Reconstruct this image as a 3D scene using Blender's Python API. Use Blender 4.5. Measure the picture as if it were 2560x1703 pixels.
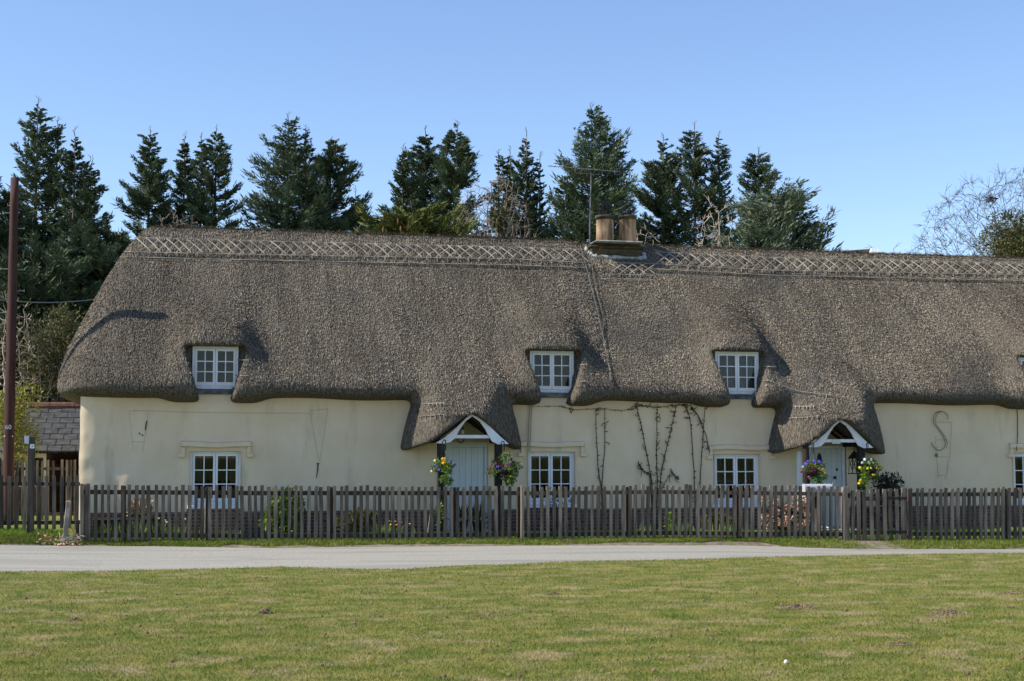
import bpy, math, random
import numpy as np
from mathutils import Vector, Matrix
R = math.radians
S = bpy.context.scene
for o in list(bpy.data.objects): bpy.data.objects.remove(o)

# ------------------------------------------------------------------ camera
F = 3698.0; YAW = R(13.0); HORIZON = 1140.0; CAM = np.array([0.0, -32.0, 1.65])
PITCH = math.atan((HORIZON - 851.5) / F)
cd = bpy.data.cameras.new('camera'); cam = bpy.data.objects.new('camera', cd); S.collection.objects.link(cam)
cd.sensor_width = 36.0; cd.lens = 36.0 * F / 2560.0; cd.clip_start = 0.1; cd.clip_end = 4000
cam.location = CAM; cam.rotation_euler = (R(90) + PITCH, 0, -YAW)
S.camera = cam
S.render.resolution_x = 1024; S.render.resolution_y = 681
_f0 = np.array([math.sin(YAW), math.cos(YAW), 0]); RIGHT = np.array([math.cos(YAW), -math.sin(YAW), 0])
FWD = _f0 * math.cos(PITCH) + np.array([0, 0, math.sin(PITCH)]); UP = np.cross(RIGHT, FWD)

def ray(px, py): return RIGHT * (px - 1280) + UP * (851.5 - py) + FWD * F
def at(px, py, y):                       # point of the photograph on the plane y = const
    d = ray(px, py); return CAM + d * ((y - CAM[1]) / d[1])
def atz(px, py, z):                      # point of the photograph on the level z
    d = ray(px, py); return CAM + d * ((z - CAM[2]) / d[2])

# ------------------------------------------------------------------ world, sun, exposure
SUN_EL = 42.5; SUN_AZ = -0.6                # sun in the plane of the facade, from the left
w = bpy.data.worlds.new("World"); S.world = w; w.use_nodes = True
nt = w.node_tree; nt.nodes.clear()
sky = nt.nodes.new('ShaderNodeTexSky'); sky.sky_type = 'NISHITA'; sky.sun_disc = False
sky.sun_elevation = R(SUN_EL); sky.sun_rotation = R(-90 - SUN_AZ)
sky.altitude = 900; sky.air_density = 1.0; sky.dust_density = 0.1; sky.ozone_density = 3.4
bg = nt.nodes.new('ShaderNodeBackground'); bg.inputs[1].default_value = 0.15
ow = nt.nodes.new('ShaderNodeOutputWorld')
_tn = nt.nodes.new('ShaderNodeMix'); _tn.data_type = 'RGBA'; _tn.blend_type = 'MULTIPLY'; _tn.inputs[0].default_value = 1.0; _tn.inputs[7].default_value = (1.0, .965, .985, 1)
nt.links.new(sky.outputs[0], _tn.inputs[6]); nt.links.new(_tn.outputs[2], bg.inputs[0]); nt.links.new(bg.outputs[0], ow.inputs[0])
sd = bpy.data.lights.new('sun', 'SUN'); sd.energy = 4.8; sd.angle = R(0.53); sd.color = (1.0, 0.93, 0.83)
so = bpy.data.objects.new('sun', sd); S.collection.objects.link(so)
_tos = Vector((-math.cos(R(SUN_EL)) * math.cos(R(SUN_AZ)), -math.cos(R(SUN_EL)) * math.sin(R(SUN_AZ)), math.sin(R(SUN_EL))))
so.rotation_euler = _tos.to_track_quat('Z', 'Y').to_euler(); so.location = (-30, 0, 30)
S.view_settings.view_transform = 'Standard'; S.view_settings.look = 'None'
S.view_settings.exposure = 0.5; S.view_settings.gamma = 1.0
S.cycles.max_bounces = 6; S.cycles.transparent_max_bounces = 12; S.cycles.use_adaptive_sampling = True

rng = np.random.default_rng(7); random.seed(7)

# ------------------------------------------------------------------ helpers: noise
def _h(ix, iy, s):
    n = (ix.astype(np.int64) * 374761393 + iy.astype(np.int64) * 668265263 + s * 974634777) & 0xffffffff
    n = ((n ^ (n >> 13)) * 1274126177) & 0xffffffff
    return ((n ^ (n >> 16)) & 0xffff) / 65535.0
def vn(x, y, s=0):
    x = np.asarray(x, float); y = np.asarray(y, float)
    ix = np.floor(x); iy = np.floor(y); fx = x - ix; fy = y - iy
    fx = fx * fx * (3 - 2 * fx); fy = fy * fy * (3 - 2 * fy)
    ix = ix.astype(int); iy = iy.astype(int)
    a = _h(ix, iy, s); b = _h(ix + 1, iy, s); c = _h(ix, iy + 1, s); d = _h(ix + 1, iy + 1, s)
    return (a * (1 - fx) + b * fx) * (1 - fy) + (c * (1 - fx) + d * fx) * fy - 0.5
def fbm(x, y, s=0, o=3):
    return sum(vn(np.asarray(x) * 2**i, np.asarray(y) * 2**i, s + i) / 2**i for i in range(o))

# ------------------------------------------------------------------ helpers: objects
C = S.collection
def tag(o, label=None, cat=None, group=None, kind=None):
    if label: o['label'] = label
    if cat: o['category'] = cat
    if group: o['group'] = group
    if kind: o['kind'] = kind
    return o
def thing(name, label, cat, loc=(0, 0, 0), group=None):
    o = bpy.data.objects.new(name, None); C.objects.link(o); o.location = [float(v) for v in loc]
    o.empty_display_size = 0.2
    return tag(o, label, cat, group)
def put(name, me, mat, parent=None):
    if mat: me.materials.append(mat)
    o = bpy.data.objects.new(name, me); C.objects.link(o)
    if parent is not None:
        o.parent = parent
        if parent.type == 'EMPTY': o.location = -parent.location
    return o
def raw_mesh(name, V, Fc, smooth=False, attr=None):
    """V (n,3); Fc: (m,k) array or list of arrays of equal row length"""
    me = bpy.data.meshes.new(name)
    V = np.asarray(V, np.float32)
    groups = Fc if isinstance(Fc, list) else [Fc]
    groups = [np.asarray(g, np.int32) for g in groups if len(g)]
    me.vertices.add(len(V)); me.vertices.foreach_set('co', V.ravel())
    loops = np.concatenate([g.ravel() for g in groups])
    tot = np.concatenate([np.full(len(g), g.shape[1], np.int32) for g in groups])
    st = np.concatenate([[0], np.cumsum(tot)[:-1]]).astype(np.int32)
    me.loops.add(len(loops)); me.loops.foreach_set('vertex_index', loops)
    me.polygons.add(len(tot)); me.polygons.foreach_set('loop_start', st)
    if smooth is not False:
        sm = np.ones(len(tot), bool) if smooth is True else np.asarray(smooth, bool)
        me.polygons.foreach_set('use_smooth', sm)
    me.update(calc_edges=True)
    if attr is not None:
        a = me.attributes.new('rnd', 'FLOAT', 'POINT'); a.data.foreach_set('value', np.asarray(attr, np.float32))
    me.validate()
    return me
class MB:
    def __init__(s): s.v = []; s.q = []; s.t = []; s.n = []; s.c = 0
    def add(s, V, faces):
        b = s.c; s.v.extend([tuple(map(float, p)) for p in V]); s.c += len(V)
        for f in faces: s.n.append([i + b for i in f])
    def box(s, lo, hi):
        (a, b, c), (d, e, f) = lo, hi
        s.add([(a,b,c),(d,b,c),(d,e,c),(a,e,c),(a,b,f),(d,b,f),(d,e,f),(a,e,f)],
              [(0,3,2,1),(4,5,6,7),(0,1,5,4),(1,2,6,5),(2,3,7,6),(3,0,4,7)])
        return s
    def bar(s, p, q, w, h, up=(0, 0, 1)):        # rectangular bar from p to q
        p = np.asarray(p, float); q = np.asarray(q, float); d = q - p; d /= np.linalg.norm(d)
        u = np.cross(d, up)
        if np.linalg.norm(u) < 1e-4: u = np.cross(d, (0, 1, 0))
        u /= np.linalg.norm(u); v = np.cross(u, d)
        V = [e + u * a * w / 2 + v * b * h / 2 for e in (p, q) for a, b in ((-1,-1),(1,-1),(1,1),(-1,1))]
        s.add(V, [(0,3,2,1),(4,5,6,7),(0,1,5,4),(1,2,6,5),(2,3,7,6),(3,0,4,7)]); return s
    def tube(s, pts, r, n=6, cap=True):
        P = np.asarray(pts, float); m = len(P)
        rr = np.full(m, r) if np.isscalar(r) else np.asarray(r, float)
        T = np.gradient(P, axis=0); T /= np.linalg.norm(T, axis=1)[:, None] + 1e-9
        ref = np.array([0.31, 0.95, 0.12]) if abs(T[0][2]) > .7 else np.array([0.05, 0.1, 1.0])
        V = []
        for i in range(m):
            u = np.cross(T[i], ref); u /= np.linalg.norm(u) + 1e-9; v = np.cross(T[i], u)
            for k in range(n):
                a = 2 * math.pi * k / n; V.append(P[i] + rr[i] * (math.cos(a) * u + math.sin(a) * v))
        Fc = [(i*n+k, i*n+(k+1) % n, (i+1)*n+(k+1) % n, (i+1)*n+k) for i in range(m-1) for k in range(n)]
        if cap: Fc += [tuple(range(n))[::-1], tuple((m-1)*n+k for k in range(n))]
        s.add(V, Fc); return s
    def lathe(s, c, prof, n=20):                 # prof: (r, z) pairs about a vertical axis through c
        V = [(c[0]+r*math.cos(2*math.pi*k/n), c[1]+r*math.sin(2*math.pi*k/n), c[2]+z) for r, z in prof for k in range(n)]
        m = len(prof)
        Fc = [(i*n+k, i*n+(k+1) % n, (i+1)*n+(k+1) % n, (i+1)*n+k) for i in range(m-1) for k in range(n)]
        s.add(V, Fc + [tuple(range(n))[::-1], tuple((m-1)*n+k for k in range(n))]); return s
    def prism(s, poly, y0, y1):                  # polygon in xz, extruded along y (y0 in front)
        n = len(poly); V = [(p[0], y0, p[1]) for p in poly] + [(p[0], y1, p[1]) for p in poly]
        s.add(V, [tuple(range(n)), tuple(range(n, 2*n))[::-1]] + [(i, i+n, (i+1) % n + n, (i+1) % n) for i in range(n)]); return s
    def build(s, name, mat, parent=None, smooth=False, bevel=0):
        me = bpy.data.meshes.new(name); me.from_pydata(s.v, [], s.n)
        if smooth: me.polygons.foreach_set('use_smooth', [True] * len(me.polygons))
        me.update(); o = put(name, me, mat, parent)
        if bevel:
            b = o.modifiers.new('edge', 'BEVEL'); b.width = bevel; b.segments = 1; b.limit_method = 'ANGLE'
        return o

# ------------------------------------------------------------------ helpers: materials
def mat(name, c1, c2=None, scale=(5, 5, 5), detail=4, rough=.85, bump=0, bdist=.02, lo=.35, hi=.65, rand=0, attr=0,
        c3=None, s3=(1, 1, 1), lo3=.5, hi3=.62, spec=.3, trans=0, coords='Object'):
    m = bpy.data.materials.new(name); m.use_nodes = True; t = m.node_tree; N = t.nodes; L = t.links
    b = N['Principled BSDF']; b.inputs['Roughness'].default_value = rough; b.inputs['Specular IOR Level'].default_value = spec
    tc = N.new('ShaderNodeTexCoord')
    def noise(sc, det=detail, rgh=.6):
        mp = N.new('ShaderNodeMapping'); mp.inputs['Scale'].default_value = sc; L.new(tc.outputs[coords], mp.inputs[0])
        n = N.new('ShaderNodeTexNoise'); n.inputs['Scale'].default_value = 1; n.inputs['Detail'].default_value = det
        n.inputs['Roughness'].default_value = rgh
        L.new(mp.outputs[0], n.inputs[0]); return n.outputs['Fac']
    def ramp(src, a, z):
        r = N.new('ShaderNodeMapRange'); r.inputs[1].default_value = a; r.inputs[2].default_value = z
        r.interpolation_type = 'SMOOTHSTEP'; L.new(src, r.inputs[0]); return r.outputs[0]
    def mix(f, A, B, typ='MIX'):
        x = N.new('ShaderNodeMix'); x.data_type = 'RGBA'; x.blend_type = typ
        if hasattr(f, 'links'): L.new(f, x.inputs[0])
        else: x.inputs[0].default_value = f
        for i, q in ((6, A), (7, B)):
            if hasattr(q, 'links'): L.new(q, x.inputs[i])
            else: x.inputs[i].default_value = (*q, 1)
        return x.outputs[2]
    col = c1; n1 = None
    if c2:
        n1 = noise(scale); f = ramp(n1, lo, hi)
        if attr:
            at_ = N.new('ShaderNodeAttribute'); at_.attribute_name = 'rnd'
            ma = N.new('ShaderNodeMix'); ma.inputs[0].default_value = attr; L.new(f, ma.inputs[2]); L.new(at_.outputs['Fac'], ma.inputs[3]); f = ma.outputs[0]
        col = mix(f, c1, c2)
    if c3:
        col = mix(ramp(noise(s3, 4), lo3, hi3), col if c2 else c1, c3)
    if rand:
        oi = N.new('ShaderNodeObjectInfo'); mr = N.new('ShaderNodeMapRange')
        mr.inputs[3].default_value = 1 - rand; mr.inputs[4].default_value = 1 + rand
        L.new(oi.outputs['Random'], mr.inputs[0])
        cc = N.new('ShaderNodeCombineColor')
        for i in range(3): L.new(mr.outputs[0], cc.inputs[i])
        col = mix(1.0, col, cc.outputs[0], 'MULTIPLY')
    if hasattr(col, 'links'): L.new(col, b.inputs['Base Color'])
    else: b.inputs['Base Color'].default_value = (*col, 1)
    if bump:
        bp = N.new('ShaderNodeBump'); bp.inputs['Strength'].default_value = bump; bp.inputs['Distance'].default_value = bdist
        L.new(n1 if n1 is not None else noise(scale), bp.inputs['Height']); L.new(bp.outputs[0], b.inputs['Normal'])
    if trans:
        tr = N.new('ShaderNodeBsdfTranslucent'); ms = N.new('ShaderNodeMixShader'); ms.inputs[0].default_value = trans
        if hasattr(col, 'links'): L.new(col, tr.inputs[0])
        else: tr.inputs[0].default_value = (*col, 1)
        L.new(b.outputs[0], ms.inputs[1]); L.new(tr.outputs[0], ms.inputs[2]); L.new(ms.outputs[0], N['Material Output'].inputs[0])
    return m

THATCH = mat('thatch', (.031, .026, .020), (.50, .425, .32), (26, 26, 9), 5, .9, .9, .05, .30, .78, attr=.66,
             c3=(.080, .077, .068), s3=(.45, .6, .35), lo3=.52, hi3=.8)
LIGGER = mat('hazel', (.19, .17, .14), (.42, .375, .31), (3, 3, 3), 3, .8)
WALL = mat('limewash', (.70, .555, .37), (.775, .63, .445), (1.2, 1.2, .9), 6, .9, .3, .01, .3, .7, c3=(.50, .43, .30), s3=(2.2, 2.2, .5), lo3=.52, hi3=.8)
WHITE = mat('white_paint', (.72, .74, .76), (.80, .81, .82), (6, 6, 2), 3, .5)
DOORP = mat('door_paint', (.56, .62, .62), (.62, .67, .66), (8, 8, .6), 3, .55)
LEAD = mat('lead', (.05, .052, .06), (.16, .165, .18), (8, 8, 8), 4, .7)
BLACKW = mat('black_timber', (.010, .009, .009), (.03, .024, .02), (14, 14, 2), 4, .7)
BLACKM = mat('black_iron', (.012, .012, .013), rough=.5)
GREYM = mat('grey_metal', (.22, .23, .24), rough=.45)
WOODF = mat('weathered_oak', (.066, .054, .040), (.20, .163, .122), (16, 16, 1.6), 5, .9, .35, .01, .3, .7, rand=.42)
WOODB = mat('brown_oak', (.085, .066, .046), (.245, .195, .142), (16, 16, 1.6), 5, .9, .35, .01, .3, .7, rand=.42)
POSTW = mat('post_wood', (.028, .023, .018), (.09, .074, .056), (14, 14, 1.5), 5, .9, .3, .01, .3, .7, rand=.15)
POLEW = mat('pole_wood', (.032, .013, .010), (.075, .028, .020), (20, 20, 1.2), 5, .75, .3, .01, .3, .7)
SLATE = mat('slate', (.035, .035, .033), (.085, .085, .078), (5, 5, 9), 5, .85, .2, .01, .3, .7, rand=.12)
TILE = mat('ridge_tile', (.10, .05, .034), (.18, .095, .06), (6, 6, 6), 4, .9)
POT = mat('terracotta_pot', (.30, .18, .10), (.50, .34, .21), (5, 5, .5), 4, .9, .1, .01, .3, .7, c3=(.10, .07, .05), s3=(7, 7, .5), lo3=.47, hi3=.66)
STACK = mat('mossy_brick', (.035, .03, .022), (.10, .08, .045), (5, 5, 8), 5, .95, .6, .03, .3, .7, c3=(.22, .11, .02), s3=(4, 4, 5), lo3=.56, hi3=.68)
MORTAR = mat('mortar', (.22, .22, .21), (.46, .455, .44), (6, 6, 6), 4, .9, .6, .03)
ASPHALT = mat('road_asphalt', (.25, .235, .195), (.375, .355, .30), (22, 22, 22), 6, .95, .3, .006, .3, .7, c3=(.235, .225, .19), s3=(.22, 1.5, 1), lo3=.45, hi3=.7)
SOIL = mat('soil', (.115, .078, .046), (.25, .178, .11), (9, 9, 9), 5, .95, .7, .04)
GRASSL = mat('lawn_grass', (.13, .175, .025), (.29, .265, .07), (2.2, 3.0, .02), 8, .9, 0, .01, .34, .66, c3=(.39, .31, .16), s3=(1.5, 2.0, .02), lo3=.49, hi3=.70, trans=.3)
GRASSV = mat('verge_grass', (.13, .18, .022), (.24, .26, .055), (3, 3, .02), 4, .9, 0, .01, .35, .7, c3=(.16, .12, .07), s3=(1.6, 3.5, .02), lo3=.58, hi3=.7, trans=.2)
VERGEG = mat('verge_soil', (.13, .10, .07), (.23, .185, .135), (6, 6, 6), 5, .95, .6, .03, c3=(.13, .15, .04), s3=(3.5, 3.5, 1), lo3=.52, hi3=.66)
GRASSG = mat('garden_grass', (.12, .21, .018), (.19, .28, .03), (4, 4, .02), 4, .9, trans=.25)
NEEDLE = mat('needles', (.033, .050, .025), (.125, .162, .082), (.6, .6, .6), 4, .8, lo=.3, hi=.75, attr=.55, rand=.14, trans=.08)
NEEDLE2 = mat('cypress_needles', (.055, .080, .048), (.17, .21, .12), (.8, .8, .8), 4, .8, lo=.3, hi=.75, attr=.55, trans=.08)
NEEDLE3 = mat('golden_needles', (.06, .085, .018), (.15, .155, .03), (1.2, 1.2, 1.2), 4, .8, lo=.3, hi=.75, attr=.5, trans=.1)
LEAFD = mat('evergreen_leaves', (.042, .048, .016), (.13, .125, .042), (1.2, 1.2, 1.2), 4, .7, attr=.5, trans=.1)
LEAFO = mat('olive_leaves', (.06, .062, .024), (.15, .14, .05), (1.2, 1.2, 1.2), 4, .8, attr=.5, trans=.2)
LEAFY = mat('spring_leaves', (.16, .17, .03), (.34, .33, .07), (1.2, 1.2, 1.2), 4, .8, attr=.5, trans=.25)
LEAFB = mat('bright_leaves', (.05, .11, .015), (.20, .30, .05), (3, 3, 3), 4, .6, attr=.6, trans=.25)
LEAFK = mat('dark_leaves', (.016, .018, .012), (.05, .055, .035), (3, 3, 3), 4, .6, attr=.6)
DRY = mat('dry_flowerheads', (.38, .22, .14), (.68, .46, .33), (8, 8, 8), 3, .9, attr=.5)
DRYG = mat('dry_stems', (.28, .2, .11), (.48, .36, .2), (8, 8, 8), 3, .9, attr=.5)
BARK = mat('bark', (.075, .06, .045), (.18, .15, .11), (3, 3, 1), 4, .95, .4, .03)
BARKG = mat('lichen_bark', (.14, .135, .07), (.32, .31, .17), (2, 2, .8), 4, .95, .4, .03)
TWIG = mat('twigs', (.17, .13, .10), (.30, .24, .19), (1, 1, 1), 3, .9)
TWIGP = mat('pale_twigs', (.33, .26, .21), (.45, .37, .30), (1, 1, 1), 3, .9)
TWIGD = mat('dark_twigs', (.05, .04, .03), (.10, .082, .06), (1, 1, 1), 3, .9)
VINE = mat('vine_stem', (.035, .028, .02), (.10, .08, .055), (6, 6, 6), 3, .9)
CURT = mat('curtain', (.10, .075, .045), (.2, .16, .10), (20, 20, .3), 2, .9)
CURTB = mat('blue_curtain', (.10, .15, .2), (.26, .33, .37), (20, 20, .3), 2, .9)
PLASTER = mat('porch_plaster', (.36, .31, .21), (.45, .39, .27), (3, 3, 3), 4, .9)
WHITEM = mat('white_metal', (.74, .76, .80), rough=.4)
RUST = mat('rusty_iron', (.06, .022, .016), (.14, .055, .04), (20, 20, 20), 3, .8)
SIGNM = mat('sign_plate', (.55, .62, .57), rough=.5)
def flower(n, c): return mat(n, c, rough=.6, trans=.2)
FL = {'yellow': flower('yellow_petal', (.80, .62, .02)), 'orange': flower('orange_petal', (.85, .36, .02)), 'cream': flower('cream_petal', (.85, .85, .35)),
      'violet': flower('violet_petal', (.12, .08, .50)), 'purple': flower('purple_petal', (.05, .02, .12)), 'maroon': flower('maroon_petal', (.22, .02, .06)),
      'white': flower('white_petal', (.8, .82, .86)), 'pink': flower('pink_petal', (.55, .08, .28))}
m = bpy.data.materials.new('window_glass'); m.use_nodes = True; t = m.node_tree; t.nodes.clear()
_o = t.nodes.new('ShaderNodeOutputMaterial'); _m = t.nodes.new('ShaderNodeMixShader'); _t = t.nodes.new('ShaderNodeBsdfTransparent'); _g = t.nodes.new('ShaderNodeBsdfGlossy'); _fr = t.nodes.new('ShaderNodeFresnel')
_t.inputs[0].default_value = (.55, .55, .53, 1); _g.inputs['Roughness'].default_value = .02; _fr.inputs[0].default_value = 1.5
t.links.new(_fr.outputs[0], _m.inputs[0]); t.links.new(_t.outputs[0], _m.inputs[1]); t.links.new(_g.outputs[0], _m.inputs[2]); t.links.new(_m.outputs[0], _o.inputs[0])
GLASS = m
# brick
m = bpy.data.materials.new('old_brick'); m.use_nodes = True; t = m.node_tree; b = t.nodes['Principled BSDF']; b.inputs['Roughness'].default_value = .9
tc = t.nodes.new('ShaderNodeTexCoord'); sx = t.nodes.new('ShaderNodeSeparateXYZ'); cx = t.nodes.new('ShaderNodeCombineXYZ'); bt = t.nodes.new('ShaderNodeTexBrick')
t.links.new(tc.outputs['Object'], sx.inputs[0]); t.links.new(sx.outputs[0], cx.inputs[0]); t.links.new(sx.outputs[2], cx.inputs[1]); t.links.new(cx.outputs[0], bt.inputs[0])
bt.inputs['Color1'].default_value = (.16, .068, .045, 1); bt.inputs['Color2'].default_value = (.07, .035, .028, 1); bt.inputs['Mortar'].default_value = (.2, .18, .15, 1)
bt.inputs['Scale'].default_value = 1; bt.inputs['Brick Width'].default_value = .225; bt.inputs['Row Height'].default_value = .075; bt.inputs['Mortar Size'].default_value = .009
t.links.new(bt.outputs[0], b.inputs['Base Color']); BRICK = m

# ------------------------------------------------------------------ ground
FY = -2.9                                     # fence line
XF = np.array([p[0] for p in [(-400,),(0,),(150,),(300,),(400,),(640,),(1000,),(1280,),(1500,),(1700,),(1850,),(2000,),(2150,),(2300,),(2560,),(3000,)]], float)
YF = np.array([1352, 1356, 1364, 1362, 1366, 1369, 1366, 1364, 1363, 1363, 1362, 1368, 1373, 1373, 1373, 1376], float)
XN = np.array([-400, 0, 300, 500, 700, 880, 1000, 1150, 1280, 1400, 1700, 2000, 2300, 2560, 3000], float)
YN = np.array([1432, 1430, 1428, 1423, 1418, 1424, 1424, 1415, 1412, 1406, 1400, 1392, 1386, 1384, 1380], float)
def zroad(x): return np.interp(x, [-8, -3, -1, 1.5, 4.4, 6.4, 8, 10, 12.8, 17.6, 30], [.02, .02, -.03, -.065, -.085, -.095, -.105, -.138, -.218, -.32, -.45])
def zlawn_edge(x): return np.interp(x, [-8, -3, -1, 1.5, 4.4, 10, 18, 30], [.045, .045, .0, -.035, -.055, -.06, -.07, -.1])
def solve(px, py, zf):
    z = 0.0
    for _ in range(30):
        p = atz(px, py, z); z = float(zf(p[0]))
    return p
_pf = np.array([solve(a, b, zroad) for a, b in zip(XF, YF)]); _pn = np.array([solve(a, b, zlawn_edge) for a, b in zip(XN, YN)])
def y_far(x): return np.minimum(np.interp(x, np.r_[-60, _pf[:, 0], 60], np.r_[_pf[0, 1], _pf[:, 1], _pf[-1, 1]]), FY - .3)
def y_near(x): return np.interp(x, np.r_[-60, _pn[:, 0], 60], np.r_[_pn[0, 1], _pn[:, 1], _pn[-1, 1]])
def zfence(x): return np.interp(x, [-8, -2.4, -1.9, 0, 4.6, 8, 10, 12.2, 14.3, 18, 40], [.18, .17, .025, .025, 0, -.035, -.05, -.07, -.13, -.18, -.3])
def gz(x, y):                                 # height of verge and garden
    x = np.asarray(x, float); y = np.asarray(y, float)
    zf = zfence(x); zr = zroad(x) - .012
    a = np.clip((y - y_far(x)) / (FY - y_far(x)), 0, 1); v = zr + (zf - zr) * a ** .75
    g = zf + (np.where(x < -2, .2, 0.0) - zf) * np.clip((y - FY) / 2.6, 0, 1)
    return np.where(y < FY, v, g) + .018 * fbm(x * 2.1, y * 2.1, 5)
def zl(x, y):                                 # height of the green
    d = np.clip((y_near(x) - y), 0, 99); e = zlawn_edge(x)
    return e + .035 * (1 - np.exp(-d * 3)) + (-.05 - e) * np.clip(d / 8, 0, 1) + np.clip(d / 2, 0, 1) * (.035 * vn(x * .35, y * .45, 3) + .016 * fbm(x * 1.1, y * 1.1, 9))
def sheet(name, X, Yfun, nv, Zfun, m, kind='structure', p=1.0):
    u = np.linspace(0, 1, nv) ** p
    y0, y1 = Yfun(X); G = y0[:, None] + (y1 - y0)[:, None] * u[None, :]
    XX = np.repeat(X[:, None], nv, 1); ZZ = Zfun(XX, G)
    V = np.stack([XX, G, ZZ], -1).reshape(-1, 3); n = len(X)
    i, j = np.meshgrid(np.arange(n - 1), np.arange(nv - 1), indexing='ij'); a = (i * nv + j).ravel()
    o = put(name, raw_mesh(name, V, np.stack([a, a + nv, a + nv + 1, a + 1], 1), True), m); o['kind'] = kind; return o
xs = np.concatenate([np.linspace(-60, -9, 30)[:-1], np.arange(-9, 25, .12), np.linspace(25, 70, 25)])
sheet('lawn', xs, lambda x: (y_near(x), np.full_like(x, -70.0)), 160, zl, GRASSL, p=2.0)
sheet('road', xs, lambda x: (y_far(x) + .05, y_near(x) - .35), 12, lambda x, y: zroad(x) - .008 + .01 * vn(x * .5, y * .5, 2), ASPHALT)
sheet('verge', xs, lambda x: (y_far(x), np.full_like(x, FY)), 14, gz, VERGEG)
sheet('garden', xs, lambda x: (np.full_like(x, FY), np.full_like(x, 60.0)), 60, gz, GRASSV, p=2.2)
g = MB(); g.add([(-1500,-1500,-.75),(1500,-1500,-.75),(1500,1500,-.75),(-1500,1500,-.75)], [(0,1,2,3)]); g.build('ground', GRASSV)['kind'] = 'structure'

def blades(name, P, hmin, hmax, wd, m, lean=.6):
    n = len(P); h = rng.uniform(hmin, hmax, n); a = rng.uniform(0, 2*np.pi, n); l = rng.uniform(0, lean, n) * h; b = rng.uniform(0, 2*np.pi, n)
    dx = np.stack([np.cos(a), np.sin(a), 0*a], 1) * (wd * rng.uniform(.6, 1.3, n))[:, None]
    tip = P + np.stack([np.cos(b) * l, np.sin(b) * l, h], 1)
    V = np.stack([P - dx, P + dx, tip], 1).reshape(-1, 3)
    o = put(name, raw_mesh(name, V, np.arange(3*n).reshape(-1, 3)), m); o['kind'] = 'stuff'; return o
def lawn_pts(n):
    D = np.linspace(9.3, 30, 400); w_ = D * np.minimum(1, (12.5 / D) ** 1.9); cdf = np.cumsum(w_); D = np.interp(rng.uniform(0, 1, n), cdf / cdf[-1], D)
    s = rng.uniform(-1.5, 1.5, n) * .346 * D
    P = CAM[:2] + D[:, None] * _f0[:2] + s[:, None] * RIGHT[:2]
    P = P[P[:, 1] < y_near(P[:, 0]) - .01]
    return np.c_[P, zl(P[:, 0], P[:, 1]) - .004]
tag(blades('lawn_grass', lawn_pts(560000), .010, .038, .0045, GRASSL, 1.5), 'short patchy grass of the green in front of the lane', 'grass')
def strip(n, x0, x1, ya, yb):
    x = rng.uniform(x0, x1, n); u = rng.uniform(0, 1, n); A, B = ya(x), yb(x); y = A + (B - A) * u
    return x, y
x, y = strip(130000, -9, 27, lambda x: y_far(x) + .03 + .32 * np.clip(vn(x * 1.6, x * 0, 8) + .25 + .8 * vn(x * .45, x * 0, 18), 0, 1), lambda x: x * 0 + FY + .05)
k = ((x < -1.4) | (vn(x * 4, y * 6, 44) + .8 * rng.random(len(x)) > .05)) & ~((np.abs(x - 14.35) < .52 + .35 * rng.normal(0, 1, len(x)) * .5) & (y < FY - .05)); x, y = x[k], y[k]
tag(blades('verge_grass', np.c_[x, y, gz(x, y) - .004], .02, .075, .007, GRASSV, 1.3), 'rough tufted grass verge between the lane and the picket fence', 'grass')
x, y = strip(70000, -9, 27, lambda x: x * 0 + FY + .05, lambda x: x * 0 - 1.3)
tag(blades('garden_grass', np.c_[x, y, gz(x, y) - .004], .04, .10, .008, GRASSG, .8), 'bright green grass inside the picket fence', 'grass')

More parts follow.
